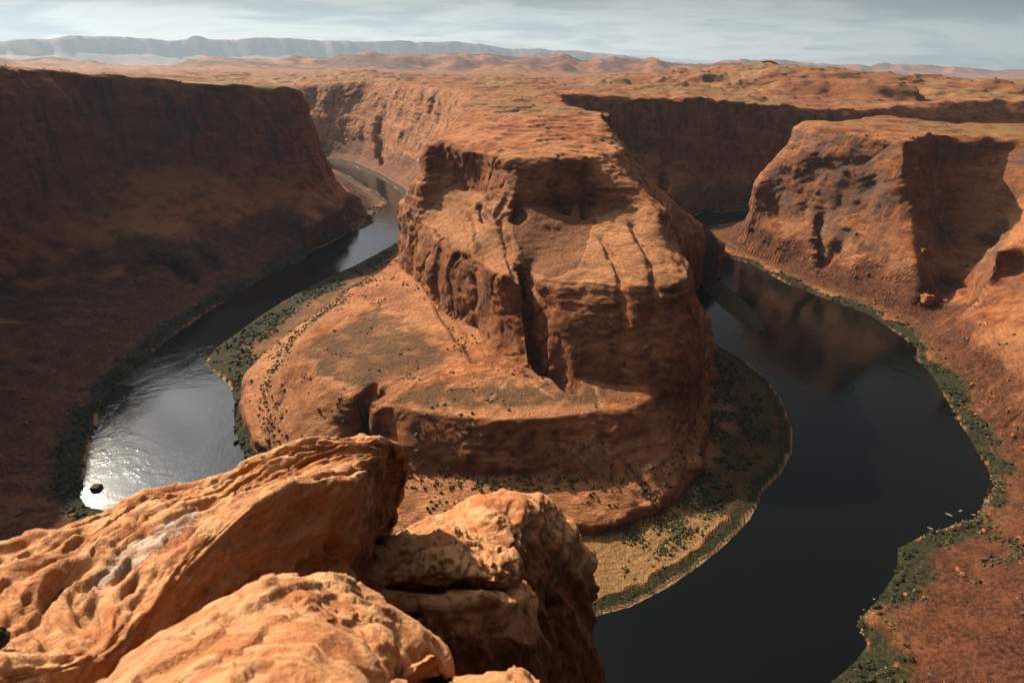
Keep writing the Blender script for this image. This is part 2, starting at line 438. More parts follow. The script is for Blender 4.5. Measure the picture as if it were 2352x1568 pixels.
def far_relief(x, y, base):
    out = np.zeros_like(x)
    az = np.arctan2(x, y)
    r = np.hypot(x, y)
    for R, wf, wb, nz_, ms, la, lt in RLINES:
        te = np.interp(az, la, lt, left=-0.3, right=-0.3)
        rj = r + nz_ * fbm(x / (nz_ * 2.2), y / (nz_ * 2.2), 0.3 + 0 * x, 3)
        top = 300 + R * te - base
        f = (rj - (R - wf)) / wf
        if ms:
            sh = np.where(f < 0.55, 0.38 * smooth(0, 0.55, f) , 0.38 + 0.62 * smooth(0.60, 0.74, f))
        else:
            sh = smooth(0.0, 1.0, f) ** 1.3
        if not ms:
            sh = sh * smooth(R + wb, R, rj)
        out = np.maximum(out, np.maximum(top, 0) * sh)
    return out


def height(x, y):
    """height of the ground and the fields that the masks need"""
    wx = 7.0 * fbm(x / 62.0, y / 62.0, 9.1 + 0 * x, 3)
    wy = 7.0 * fbm(x / 62.0, y / 62.0, 31.7 + 0 * x, 3)
    rr = np.hypot(x, y)
    wa = smooth(150, 600, rr)
    xw, yw = x + wx * wa, y + wy * wa
    S = Sfac(x, y)
    n = len(PC)
    dP = [seg_dist(x + wx * wa * (0.25 if i < 2 else 1), y + wy * wa * (0.25 if i < 2 else 1), c) for i, (z, c) in enumerate(PC)]
    iP = [inside(x + wx * wa * (0.25 if i < 2 else 1), y + wy * wa * (0.25 if i < 2 else 1), c) for i, (z, c) in enumerate(PC)]
    dH = [seg_dist(x + wx * wa * (0.25 if i < 2 else 1), y + wy * wa * (0.25 if i < 2 else 1), c) for i, (z, c) in enumerate(HC)]
    iH = [~inside(x + wx * wa * (0.25 if i < 2 else 1), y + wy * wa * (0.25 if i < 2 else 1), c) for i, (z, c) in enumerate(HC)]
    hp = -1.0 - 0.10 * dP[0]
    for i in range(n):
        if i < n - 1:
            t = dP[i] / (dP[i] + dP[i + 1] + 1e-6)
            if i == 1:
                lip = np.minimum(dP[1] / 5.0, 1.0) * 7.0
                v = 4 + lip + (PC[2][0] - 11) * t
            else:
                v = PC[i][0] + (PC[i + 1][0] - PC[i][0]) * t
        else:
            v = PC[i][0] + np.minimum(dP[i] * 0.035, 9.0)
        hp = np.where(iP[i], v, hp)
    ho = -1.0 - 0.10 * dH[0]
    m = len(HC)
    for i in range(m):
        if i < m - 1:
            t = dH[i] / (dH[i] + dH[i + 1] + 1e-6)
            if i == 1:
                t = t ** 1.25
            v = HC[i][0] + (HC[i + 1][0] - HC[i][0]) * t
        else:
            t = np.clip(dH[i] / RIM_OFF, 0, 1)
            v = HC[i][0] + (246 - HC[i][0]) * t ** 0.7 + np.minimum(np.maximum(dH[i] - RIM_OFF, 0) * 0.02, 8)
        ho = np.where(iH[i], v, ho)
    isP = hp >= ho
    h = np.where(isP, hp, ho) * np.where(np.maximum(hp, ho) > 0, S, 1)
    top = smooth(236, 250, np.maximum(hp, ho))
    h = h + top * plateau_relief(x, y)
    h = h + np.where(isP & (y > 1500), top * far_relief(x, y, 253.0 * S), 0)
    near = smooth(60, 220, rr)
    hm = np.maximum(hp, ho)
    fw = 7.0 * fbm(x / 60.0, y / 50.0, 6.6 + 0 * x, 4)
    ht_ = h + fw
    st = 4.4
    kf = np.floor(ht_ / st)
    te_ = (kf + smooth(0.72, 0.97, ht_ / st - kf)) * st - 0.55 * fw - 1.0
    h = np.where(isP, h + (te_ - h) * 0.7 * smooth(185, 205, hm) * smooth(2600, 2000, rr), h)
    for line, hw, dp in CL:
        bx0, by0 = line.min(0) - 60
        bx1, by1 = line.max(0) + 60
        sel = (x > bx0) & (x < bx1) & (y > by0) & (y < by1)
        if not sel.any():
            continue
        d = seg_dist((x + 0.35 * wx)[sel], (y + 0.35 * wy)[sel], line, closed=False)
        h[sel] -= dp * np.exp(-(d / hw) ** 2) * (0.12 + 0.88 * smooth(240, 205, np.maximum(hp, ho)[sel]))
    h = np.where((np.maximum(hp, ho) > 4) & (h < 3), 3, h)
    # gullies on the outer talus
    tal = (iH[1] & ~iH[4] & ~isP)
    gl = (np.abs(noise3(x / 26.0, y / 26.0, 2.2 + 0 * x)) * 9 + np.abs(noise3(x / 11.0, y / 11.0, 5.2 + 0 * x)) * 3.5) * near
    h = h + np.where(tal, (gl - 3) * smooth(6, 25, ho) * smooth(62, 44, ho), 0)
    dI = seg_dist(x, y, ISLAND)
    iI = inside(x, y, ISLAND)
    h = np.where(iI, np.maximum(h, np.minimum(0.25 * dI, 1.8)), h)
    return dict(h=h.astype(np.float32), isP=isP, hp=hp, ho=ho, dP0=np.where(iP[0], dP[0], -dP[0]), dH0=np.where(iH[0], dH[0], -dH[0]),
                d1=dP[1], iP=iP, iH=iH, isl=np.where(iI, dI, -dI), S=S)


# ------------------------------------------------------------------ main ground mesh: dual contouring of the height columns
OX, OY = 0.0, -150.0
def spaced(*seg):
    out = []
    for a_, b_, st_ in seg:
        a_, b_ = math.radians(a_), math.radians(b_)
        out.append(np.arange(a_, b_ - st_ * 0.5, st_))
    return np.concatenate(out + [np.array([math.radians(seg[-1][1])])])


TH = spaced((-60, -46, 0.0075), (-46, -22, 0.0036), (-22, 22, 0.0023), (22, 44, 0.0036), (44, 56, 0.0075))
rs = [128.0]
while rs[-1] < 3200:
    r = rs[-1]
    rs.append(r + (0.0100 * r if r < 330 else 0.0050 * r if r < 400 else 0.0024 * r if r < 830 else 0.0037 * r if r < 1250 else 0.0052 * r if r < 2000 else 0.008 * r))
RS = np.array(rs)
DZ = 2.3


def build_ground():
    R, T = np.meshgrid(RS, TH, indexing='ij')
    X, Y = OX + R * np.sin(T), OY + R * np.cos(T)
    F = height(X, Y)
    hgt = F['h']
    ni, nj = hgt.shape
    print('columns', ni, nj)
    q = hgt / DZ
    # keep crossings off the lattice
    q = np.where(np.abs(q - np.round(q)) < 1e-3, q + 2e-3, q)
    c4 = np.stack([q[:-1, :-1], q[1:, :-1], q[:-1, 1:], q[1:, 1:]])
    kmin = np.floor(c4.min(0)).astype(np.int64)
    kmax = np.floor(c4.max(0)).astype(np.int64)
    cnt = kmax - kmin + 1
    off = np.concatenate([[0], np.cumsum(cnt.ravel())])
    nv = int(off[-1])
    cid = np.repeat(np.arange(cnt.size), cnt.ravel())
    kk = kmin.ravel()[cid] + (np.arange(nv) - off[:-1][cid])
    off2 = off[:-1].reshape(cnt.shape)
    ci, cj = np.divmod(cid, nj - 1)
    a, b, c, d = [c4[k].ravel()[cid] for k in range(4)]      # 00, 10, 01, 11
    sx = np.zeros(nv)
    sy = np.zeros(nv)
    sz = np.zeros(nv)
    sn = np.zeros(nv)
    for val, ux, uy in ((a, 0, 0), (b, 1, 0), (c, 0, 1), (d, 1, 1)):
        ok = (val >= kk) & (val < kk + 1)
        sx += ok * ux
        sy += ok * uy
        sz += np.where(ok, val, 0)
        sn += ok
    for lev in (0, 1):
        zl = kk + lev
        for v0, v1, x0, y0, x1, y1 in ((a, b, 0, 0, 1, 0), (c, d, 0, 1, 1, 1), (a, c, 0, 0, 0, 1), (b, d, 1, 0, 1, 1)):
            ok = (v0 > zl) != (v1 > zl)
            t = np.where(ok, (zl - v0) / np.where(v1 == v0, 1, v1 - v0), 0)
            sx += np.where(ok, x0 + (x1 - x0) * t, 0)
            sy += np.where(ok, y0 + (y1 - y0) * t, 0)
            sz += np.where(ok, zl, 0)
            sn += ok
    sn = np.maximum(sn, 1)
    fi, fj, fz = ci + sx / sn, cj + sy / sn, sz / sn * DZ
    rr = np.interp(fi, np.arange(ni), RS)
    tt = np.interp(fj, np.arange(nj), TH)
    V = np.stack([OX + rr * np.sin(tt), OY + rr * np.cos(tt), fz], 1)

    def vid(i, j, k):
        return off2[i, j] + k - kmin[i, j]

    quads = []
    I, J = np.meshgrid(np.arange(1, ni - 1), np.arange(1, nj - 1), indexing='ij')
    I, J = I.ravel(), J.ravel()
    k = np.floor(q[I, J]).astype(np.int64)
    quads.append(np.stack([vid(I - 1, J - 1, k), vid(I - 1, J, k), vid(I, J, k), vid(I, J - 1, k)], 1))
    # edges along i
    I, J = np.meshgrid(np.arange(0, ni - 1), np.arange(1, nj - 1), indexing='ij')
    I, J = I.ravel(), J.ravel()
    h0, h1 = q[I, J], q[I + 1, J]
    lo = np.floor(np.minimum(h0, h1)).astype(np.int64) + 1
    hi = np.floor(np.maximum(h0, h1)).astype(np.int64)
    n = np.maximum(hi - lo + 1, 0)
    e = np.repeat(np.arange(len(I)), n)
    kz = lo[e] + (np.arange(len(e)) - np.repeat(np.cumsum(n) - n, n))
    I, J, up_ = I[e], J[e], (h1 > h0)[e]
    Q = np.stack([vid(I, J - 1, kz - 1), vid(I, J, kz - 1), vid(I, J, kz), vid(I, J - 1, kz)], 1)
    Q[~up_] = Q[~up_][:, ::-1]
    quads.append(Q)
    I, J = np.meshgrid(np.arange(1, ni - 1), np.arange(0, nj - 1), indexing='ij')
    I, J = I.ravel(), J.ravel()
    h0, h1 = q[I, J], q[I, J + 1]
    lo = np.floor(np.minimum(h0, h1)).astype(np.int64) + 1
    hi = np.floor(np.maximum(h0, h1)).astype(np.int64)
    n = np.maximum(hi - lo + 1, 0)
    e = np.repeat(np.arange(len(I)), n)
    kz = lo[e] + (np.arange(len(e)) - np.repeat(np.cumsum(n) - n, n))
    I, J, up_ = I[e], J[e], (h1 > h0)[e]
    Q = np.stack([vid(I - 1, J, kz - 1), vid(I, J, kz - 1), vid(I, J, kz), vid(I - 1, J, kz)], 1)
    Q[up_] = Q[up_][:, ::-1]
    quads.append(Q)
    Q = np.concatenate(quads)
    # drop the deep river bed
    Q = Q[V[Q][:, :, 2].max(1) > -2.5]
    azq = np.arctan2(V[Q[:, 0], 0], V[Q[:, 0], 1])      # nothing is seen, or throws a shade into view, beyond these bearings
    Q = Q[(azq > math.radians(-72)) & (azq < math.radians(62))]
    # fields at the vertices (nearest column)
    ii = np.clip(np.round(fi).astype(int), 0, ni - 1)
    jj = np.clip(np.round(fj).astype(int), 0, nj - 1)
    G = {}
    for key in ('isP', 'hp', 'ho', 'dP0', 'dH0', 'isl', 'S'):
        G[key] = F[key][ii, jj]
    return V, Q, G


def vnormals(V, Q):
    d1 = V[Q[:, 2]] - V[Q[:, 0]]
    d2 = V[Q[:, 3]] - V[Q[:, 1]]
    fn = np.cross(d1, d2)
    N = np.zeros_like(V)
    for c in range(4):
        for ax in range(3):
            N[:, ax] += np.bincount(Q[:, c], fn[:, ax], minlength=len(V))
    L = np.linalg.norm(N, axis=1)
    return N / np.maximum(L, 1e-9)[:, None]


def mesh_obj(name, V, Fc, mat, attrs=None, smooth_=True, parent=None):
    me = bpy.data.meshes.new(name)
    nF, k = Fc.shape
    me.vertices.add(len(V))
    me.vertices.foreach_set('co', np.ascontiguousarray(V, np.float32).ravel())
    me.loops.add(nF * k)
    me.loops.foreach_set('vertex_index', np.ascontiguousarray(Fc, np.int32).ravel())
    me.polygons.add(nF)
    me.polygons.foreach_set('loop_start', np.arange(0, nF * k, k, dtype=np.int32))
    me.polygons.foreach_set('loop_total', np.full(nF, k, np.int32))
    me.update(calc_edges=True)
    me.polygons.foreach_set('use_smooth', np.full(nF, smooth_, bool))
    for an, arr in (attrs or {}).items():
        at = me.attributes.new(an, 'FLOAT_COLOR', 'POINT')
        at.data.foreach_set('color', np.ascontiguousarray(arr, np.float32).ravel())
    if mat:
        me.materials.append(mat)
    ob = bpy.data.objects.new(name, me)
    COL.objects.link(ob)
    if parent:
        ob.parent = parent
    return ob


def sub(V, Q, sel, attrs):
    q = Q[sel]
    used = np.unique(q)
    mp = np.full(len(V), -1, np.int64)
    mp[used] = np.arange(len(used))
    return V[used], mp[q], {k: a[used] for k, a in attrs.items()}


# ------------------------------------------------------------------ materials
def attr(nt, name):
    a = nt.new('ShaderNodeAttribute', attribute_name=name)
    s = nt.new('ShaderNodeSeparateColor')
    nt.link(a.outputs['Color'], s.inputs[0])
    return s.outputs[0], s.outputs[1], s.outputs[2], a.outputs['Alpha']


def make_ground_material():
    m = bpy.data.materials.new('sandstone_ground')
    m.use_nodes = True
    t = NT(m.node_tree)
    pos = t.new('ShaderNodeNewGeometry')
    P_ = pos.outputs['Position']
    nz = t.new('ShaderNodeSeparateXYZ')
    t.link(pos.outputs['Normal'], nz.inputs[0])
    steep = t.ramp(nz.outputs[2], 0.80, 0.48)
    veg, sand, scrub, talus = attr(t, 'm1')
    trail, varn, pale, dry = attr(t, 'm2')
    big_ = t.noise(P_, 0.012, 3, 0.6)
    mid = t.noise(P_, 0.055, 6, 0.65)
    fine = t.noise(P_, 0.35, 5, 0.65)
    strata = t.noise(t.scaled(P_, (0.010, 0.010, 0.22)), 1.0, 5, 0.6, 0.7)
    streak = t.noise(t.scaled(P_, (0.075, 0.075, 0.008)), 1.0, 5, 0.66, 0.5)
    c = t.mix(t.ramp(mid, 0.36, 0.66), (0.235, 0.070, 0.025), (0.50, 0.192, 0.072))
    c = t.mix(t.ramp(big_, 0.44, 0.60, 0, 0.65), c, (0.54, 0.235, 0.102))
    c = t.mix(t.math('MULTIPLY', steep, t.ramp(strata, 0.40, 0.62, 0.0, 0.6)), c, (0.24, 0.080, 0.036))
    c = t.mix(t.math('MULTIPLY', pale, t.ramp(fine, 0.3, 0.7, 0.45, 1.0)), c, (0.60, 0.300, 0.145))
    # desert varnish and dark run-off streaks on the steep faces
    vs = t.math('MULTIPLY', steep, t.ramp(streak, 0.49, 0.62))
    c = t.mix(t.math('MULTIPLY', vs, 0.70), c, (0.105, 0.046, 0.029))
    vp = t.math('MULTIPLY', varn, t.ramp(t.noise(P_, 0.03, 5, 0.6, 1.0), 0.42, 0.56))
    c = t.mix(t.math('MULTIPLY', vp, 0.68), c, (0.150, 0.105, 0.085))
    # loose debris
    c = t.mix(t.math('MULTIPLY', talus, t.ramp(mid, 0.3, 0.55, 0.7, 1.0)), c, t.mix(t.ramp(fine, 0.35, 0.65), (0.036, 0.013, 0.007), (0.115, 0.040, 0.018)))
    # sparse scrub cover on the benches
    sc_ = t.ramp(t.noise(P_, 0.9, 3, 0.7), 0.38, 0.60)
    sp_ = t.ramp(t.noise(P_, 0.06, 4, 0.65), 0.33, 0.55, 0.6, 1.0)
    c = t.mix(t.math('MULTIPLY', scrub, t.math('MULTIPLY', sp_, 0.92)), c, t.mix(sc_, (0.052, 0.030, 0.013), (0.130, 0.068, 0.028)))
    c = t.mix(t.math('MULTIPLY', dry, t.ramp(fine, 0.3, 0.7, 0.7, 1.0)), c, t.mix(t.ramp(t.noise(P_, 0.6, 4, 0.7), 0.35, 0.65), (0.13, 0.075, 0.030), (0.34, 0.205, 0.080)))
    c = t.mix(sand, c, (0.33, 0.200, 0.102))
    c = t.mix(veg, c, t.mix(t.ramp(fine, 0.35, 0.65), (0.014, 0.014, 0.006), (0.046, 0.040, 0.015)))
    c = t.mix(trail, c, (0.52, 0.30, 0.145))
    b = t.new('ShaderNodeBsdfPrincipled')
    t.link(c, b.inputs['Base Color'])
    b.inputs['Roughness'].default_value = 0.9
    b.inputs['Specular IOR Level'].default_value = 0.15
    bed = t.noise(t.scaled(P_, (0.045, 0.065, 1.1)), 1.0, 5, 0.68, 1.4)
    rockm = t.math('SUBTRACT', 1.0, t.math('MAXIMUM', t.math('MAXIMUM', veg, sand), t.math('MAXIMUM', scrub, t.math('MAXIMUM', dry, talus))), clamp=True)
    hgt_ = t.math('ADD', t.math('MULTIPLY', t.noise(P_, 0.2, 6, 0.7), 3.4), t.math('MULTIPLY', rockm, t.math('MULTIPLY', bed, 5.0)))
    bump = t.new('ShaderNodeBump')
    bump.inputs['Strength'].default_value = 0.9
    bump.inputs['Distance'].default_value = 1.6
    t.link(hgt_, bump.inputs['Height'])
    t.link(bump.outputs[0], b.inputs['Normal'])
    o = t.new('ShaderNodeOutputMaterial')
    t.link(b.outputs[0], o.inputs[0])
    return m


def make_water_material():
    m = bpy.data.materials.new('river_water')
    m.use_nodes = True
    t = NT(m.node_tree)
    P_ = t.new('ShaderNodeNewGeometry').outputs['Position']
    b = t.new('ShaderNodeBsdfPrincipled')
    b.inputs['Base Color'].default_value = (0.0018, 0.0028, 0.0022, 1)
    b.inputs['Roughness'].default_value = 0.10
    b.inputs['IOR'].default_value = 1.33
    patch = t.ramp(t.noise(P_, 0.012, 4, 0.6, 1.0), 0.40, 0.62, 0.25, 1.0)
    h_ = t.math('MULTIPLY', patch, t.math('ADD', t.noise(t.scaled(P_, (1.0, 0.55, 1)), 0.55, 4, 0.6, 0.5), t.math('MULTIPLY', t.noise(P_, 0.09, 3, 0.6), 2.0)))
    bump = t.new('ShaderNodeBump')
    bump.inputs['Strength'].default_value = 0.5
    bump.inputs['Distance'].default_value = 0.25
    t.link(h_, bump.inputs['Height'])
    t.link(bump.outputs[0], b.inputs['Normal'])
    o = t.new('ShaderNodeOutputMaterial')
    t.link(b.outputs[0], o.inputs[0])
    return m


GROUND = make_ground_material()
WATER = make_water_material()


def tag(o, label=None, cat=None, group=None, kind=None):
    for k, val in (('label', label), ('category', cat), ('group', group), ('kind', kind)):
        if val:
            o[k] = val
    return o


# ------------------------------------------------------------------ ground: build, roughen, colour
V, Q, G = build_ground()


def relax(V, Q, wgt, n_it):
    e0 = np.concatenate([Q[:, 0], Q[:, 1], Q[:, 2], Q[:, 3]])
    e1 = np.concatenate([Q[:, 1], Q[:, 2], Q[:, 3], Q[:, 0]])
    cnt_ = np.bincount(e0, minlength=len(V)) + np.bincount(e1, minlength=len(V))
    for _ in range(n_it):
        acc = np.empty_like(V)
        for ax in range(3):
            acc[:, ax] = np.bincount(e0, V[e1, ax], minlength=len(V)) + np.bincount(e1, V[e0, ax], minlength=len(V))
        avg = acc / np.maximum(cnt_, 1)[:, None]
        V = np.where((cnt_ > 0)[:, None], V + (avg - V) * wgt[:, None], V)
    return V


N = vnormals(V, Q)
V = relax(V, Q, 0.12 + 0.55 * smooth(0.9, 0.55, np.abs(N[:, 2])), 11)
N = vnormals(V, Q)
x, y, z = V[:, 0], V[:, 1], V[:, 2]
steep = smooth(0.75, 0.35, np.abs(N[:, 2]))
hb = np.maximum(G['hp'], G['ho'])
isP = G['isP']
wet = smooth(1.0, 7.0, z)
nearc = smooth(70, 200, np.hypot(x, y))
warp = 14 * noise3(x / 130, y / 130, z / 130)
joint = 1 - 2 * np.abs(noise3((x + warp) / 34, (y + warp) / 34, z / 210))
joint2 = 1 - 2 * np.abs(noise3((x + warp) / 13, (y - warp) / 13, z / 70 + 5))
patch = smooth(-0.2, 0.5, noise3(x / 70, y / 70, z / 55 + 3))
led = noise3(x / 300, y / 300, (z + 0.7 * warp) / 17.0 + 40) + 0.45 * patch * noise3(x / 120, y / 120, (z + 0.5 * warp) / 5.0 + 11)
slab = fbm((x + 0.6 * z) / 38, (y - 0.5 * z) / 38, z / 60, 3)
def terr(n_, st_, sharp=0.78):
    k_ = np.floor(n_ * st_)
    return (k_ + smooth(sharp, 1.0, n_ * st_ - k_)) / st_


slab = 0.35 * slab + 0.9 * terr(slab + 0.25 * noise3(x / 12, y / 12, z / 12), 2.6)
crack = smooth(0.075, 0.0, np.abs(noise3((x + 0.5 * z) / 46, (y + 0.3 * z) / 46, z / 85 + 7.7))) + 0.7 * smooth(0.07, 0.0, np.abs(noise3((x - 0.4 * z) / 31, (y + 0.6 * z) / 31, z / 60 + 1.7)))
lump = fbm(x / 30, y / 30, z / 22, 3)
tiny = fbm(x / 8, y / 8, z / 5, 2)
bench = np.clip(isP * (hb > 54.2) * (hb < 61) * 1.0, 0, 1)
rough = wet * (1 - 0.85 * bench) * (1 - 0.55 * smooth(236, 248, hb))
calm = np.where(~isP & (x > 250) & (y > 600), 0.55, 1.0)
slick = smooth(0.97, 0.82, N[:, 2]) * (isP & (hb > 108) & (hb < 185))
calm = np.where(isP & (hb > 60) & (hb < 134) & (x > 30), 0.45, calm)
flut = np.where(~isP & (x > 250) & (y > 600), 0.25, 1.0)
alc = np.where(~isP & (x > 250) & (y > 500), 1.0, 0.0) * (5.0 * fbm(x / 60, y / 60, z / 38, 2) + 3.0 * terr(fbm(x / 45 + 9, y / 45, z / 20, 2), 2.0))
lw = np.where(~isP & (x < 0), 1.6, 1.0)
grain = fbm(x / 5.5, y / 5.5, z / 2.6, 2)
disp = rough * (0.55 * grain * (0.4 + 0.6 * steep) + steep * alc + slick * 1.0 * noise3(x / 45, y / 45, (z + 0.5 * warp) / 3.0) + steep * calm * lw * (2.6 * flut * joint + flut * (0.9 * joint2 + 0.6) * patch + 1.7 * led + 3.0 * slab - 2.6 * crack) + 2.2 * lump * (0.35 + 0.65 * steep) * calm + 0.7 * tiny)
V = V + N * (disp * (0.3 + 0.7 * nearc))[:, None]
N = vnormals(V, Q)
x, y, z = V[:, 0], V[:, 1], V[:, 2]
flat = smooth(0.45, 0.8, N[:, 2])

nA = fbm(x / 40, y / 40, z / 40, 3)
nB = fbm(x / 11, y / 11, z / 11, 2)
dP0, dH0 = G['dP0'], G['dH0']
low = smooth(9, 4.5, z)
sand = np.where(isP, smooth(4.5, 1.6, dP0 + 1.6 * nB) * np.where(x < -100, smooth(-0.1, 0.35, nA), 1.0), smooth(3.5, 1.2, dH0 + 2.5 * nA + 0.5) * smooth(-0.15, 0.3, fbm(x / 55, y / 55, 0 * x, 2))) * smooth(3.5, 1.5, z)
left_in = isP & (x < -120)
vegP = np.where(left_in, smooth(60, 30, dP0 + 9 * nA) * low, smooth(15, 10, dP0 + 2.5 * nB) * low)
back_in = isP & (x > 150) & (y > 330)
vegP = np.where(back_in, np.maximum(vegP, smooth(60, 40, dP0 + 8 * nA) * low * 0.85), vegP)
vegO = smooth(24, 12, dH0 + 12 * nA + 5 * nB) * smooth(13, 7, z)
veg = np.where(isP, vegP, vegO) * (1 - sand)
islm = G['isl'] > -1
veg = np.where(islm, 0.9, veg)
dry = np.where(isP, low * flat, low * flat * 0.15) * (1 - sand) * (1 - veg)
scrub = np.where(left_in & (hb < 12), low * flat * (1 - sand) * (1 - veg), 0)
dry = np.where(left_in, 0.15 * dry, dry)
SCR = [[(690, 802), (722, 842), (740, 868), (800, 908), (845, 902), (900, 880), (960, 868), (1030, 842), (1052, 820), (1010, 800), (960, 752), (900, 716), (850, 702), (790, 746), (730, 768)],
       [(885, 928), (950, 882), (1000, 872), (1080, 888), (1130, 872), (1200, 880), (1250, 882), (1330, 892), (1400, 905), (1436, 922), (1430, 934), (1300, 948), (1180, 957), (1060, 948), (960, 936)],
       [(790, 700), (850, 660), (900, 640), (940, 668), (985, 715), (1040, 742), (960, 740), (900, 708), (850, 694)]]
bn = isP & (hb > 54) & (hb < 62) & (y < 900)
sc2 = np.zeros(len(x))
rim_ = np.zeros(len(x))
for poly, amt in zip(SCR, (1.0, 1.0, 0.45)):
    pw = np.array([U(a_, b_, 56) for a_, b_ in poly])
    xx, yy = x[bn] + 13 * nA[bn] + 6 * nB[bn], y[bn] + 9 * nA[bn] + 8 * nB[bn]
    dd = seg_dist(xx, yy, pw)
    ii = inside(xx, yy, pw)
    sc2[bn] = np.maximum(sc2[bn], amt * np.where(ii, 0.35 + 0.65 * smooth(0, 14, dd), smooth(12, 0, dd) * 0.35))
    rim_[bn] = np.maximum(rim_[bn], smooth(3.0, 1.0, np.abs(dd - 1.5)) * (~ii) * smooth(-0.3, 0.3, nA[bn]) * (amt > 0.9))
scrub = np.maximum(scrub, sc2 * flat)
plat = smooth(238, 250, hb)
gold = plat * flat * smooth(-0.25, 0.35, fbm(x / 160, y / 160, 0 * x, 3)) * (y > 900)
talus = np.where(isP, 0, smooth(1.5, 4, z) * (1 - smooth(40, 62, G['ho'] + 22 * nA)))
TAL = np.array([U(a, b, 158) for a, b in [(1170, 480), (1230, 455), (1420, 455), (1500, 480), (1440, 500), (1370, 505), (1330, 560), (1260, 570), (1200, 540)]])
bx = (x > TAL[:, 0].min() - 10) & (x < TAL[:, 0].max() + 10) & (y > TAL[:, 1].min() - 10) & (y < TAL[:, 1].max() + 10)
tt_ = np.zeros(len(x))
tt_[bx] = inside(x[bx] + 6 * nA[bx], y[bx] + 6 * nB[bx], TAL)
talus = np.maximum(talus, 0.7 * tt_ * smooth(182, 174, z))
talus = np.where(isP & (y > 1000) & (hb < 60), 0.8 * smooth(6, 12, z), talus)
trail = 0.4 * rim_
TRAILS = [
    [(705, 850, 56), (730, 872, 56), (770, 900, 56), (812, 915, 56), (850, 908, 56), (890, 893, 56)],
    [(880, 925, 56), (940, 935, 56), (1000, 945, 56), (1100, 958, 56), (1180, 961, 56), (1260, 955, 56), (1340, 946, 56), (1440, 935, 56)],
    [(1010, 895, 56), (1030, 920, 56), (1040, 945, 56)],
    [(1080, 955, 56), (1120, 925, 56), (1160, 890, 56), (1175, 870, 56)],
    [(1220, 880, 56), (1250, 905, 56), (1290, 930, 56), (1290, 948, 56)],
    [(1345, 882, 56), (1370, 900, 56), (1385, 935, 56)],
]
bsel = bench > 0.5
for trl in TRAILS:
    ln = px_line(trl)
    d = seg_dist(x[bsel] + 2.5 * nB[bsel], y[bsel] + 2.5 * nA[bsel], ln, closed=False)
    trail[bsel] = np.maximum(trail[bsel], smooth(2.0, 0.9, d) * 0.45 * smooth(-0.5, 0.3, nB[bsel]))
varn = np.where(~isP & (x > 200) & (y > 500), steep, 0.0) * smooth(50, 90, G['ho'])
pale = np.where(isP & (hb > 120) & (hb < 172) & (y < 800), 0.55 * smooth(0.45, 0.75, N[:, 2]), 0.0)
pale = np.maximum(pale, np.where(isP & (hb > 4) & (hb < 40) & (y < 700), 0.35 * flat, 0))
pale = np.maximum(pale, np.where(isP & (y > 1250) & (x < 0), 0.55 * steep, 0))
talus = np.maximum(talus, 0.55 * plat * smooth(650, 1000, y))
m1 = np.stack([veg, sand, scrub, talus], 1)
m2 = np.stack([trail, varn, pale, np.maximum(dry, 0.8 * gold)], 1)
ATT = {'m1': m1, 'm2': m2}

fc = V[Q].mean(1)
fP = isP[Q].sum(1) >= 2
butte = fP & (fc[:, 1] < 1180)
farp = fP & ~butte
left = ~fP & (fc[:, 0] < -20)
right = ~fP & ~left
isl_f = (G['isl'][Q] > -3).sum(1) >= 2
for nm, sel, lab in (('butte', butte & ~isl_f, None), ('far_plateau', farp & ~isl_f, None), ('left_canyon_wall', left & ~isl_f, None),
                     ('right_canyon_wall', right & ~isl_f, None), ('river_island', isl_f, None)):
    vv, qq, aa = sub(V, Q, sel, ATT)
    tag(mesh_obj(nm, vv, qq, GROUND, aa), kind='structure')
    print(nm, len(qq))

# ------------------------------------------------------------------ water
wv = np.array([(-3500, -100, 0), (3500, -100, 0), (3500, 3300, 0), (-3500, 3300, 0)], float)
tag(mesh_obj('river', wv, np.array([[0, 1, 2, 3]]), WATER), kind='structure')

# ------------------------------------------------------------------ land beyond the bend
def build_far():
    th = np.linspace(math.radians(-60), math.radians(60), 520)
    rr = np.exp(np.linspace(math.log(3000.0), math.log(35500.0), 230))
    R, T = np.meshgrid(rr, th, indexing='ij')
    X, Y = R * np.sin(T), R * np.cos(T)
    Sx = Sfac(X, Y)
    hh = 253.0 * Sx + plateau_relief(X, Y)
    rel = far_relief(X, Y, 253.0 * Sx)
    rt_ = terr(rel / 26.0 + 0.5 * fbm(X / 400, Y / 400, 2.2 + 0 * X, 3), 1.0, 0.6) * 26.0
    rel = np.where(R < 15000, rel + (np.maximum(rt_, 0) - rel) * 0.75 * smooth(4, 20, rel), rel)
    hh = hh + rel + smooth(3150, 3900, R) * smooth(8, 60, rel) * (22 + 0.0012 * R) * fbm(X / (40 + R * 0.03), Y / (40 + R * 0.03), 0.7 + 0 * X, 4)
    hh = hh - 2.0 * smooth(3300, 3000, R)
    Vf = np.stack([X, Y, hh], -1).reshape(-1, 3)
    a, b = R.shape
    I, J = np.meshgrid(np.arange(a - 1), np.arange(b - 1), indexing='ij')
    k = (I * b + J).ravel()
    Qf = np.stack([k, k + b, k + b + 1, k + 1], 1)[:, ::-1]
    n1 = fbm(X / 300, Y / 300, 0 * X, 3).ravel()
    one = np.zeros(len(Vf))
    sc_ = 0.6 * smooth(30, 5, rel.ravel()) * smooth(-0.4, 0.4, n1)
    at = {'m1': np.stack([one, one, sc_, np.maximum(0.55, smooth(-0.9, 0.2, n1) * smooth(3, 25, rel.ravel()))], 1), 'm2': np.stack([one, one, one, 0.35 * smooth(40, 5, rel.ravel()) * smooth(-0.5, 0.3, n1)], 1)}
    return Vf, Qf, at, R.ravel()


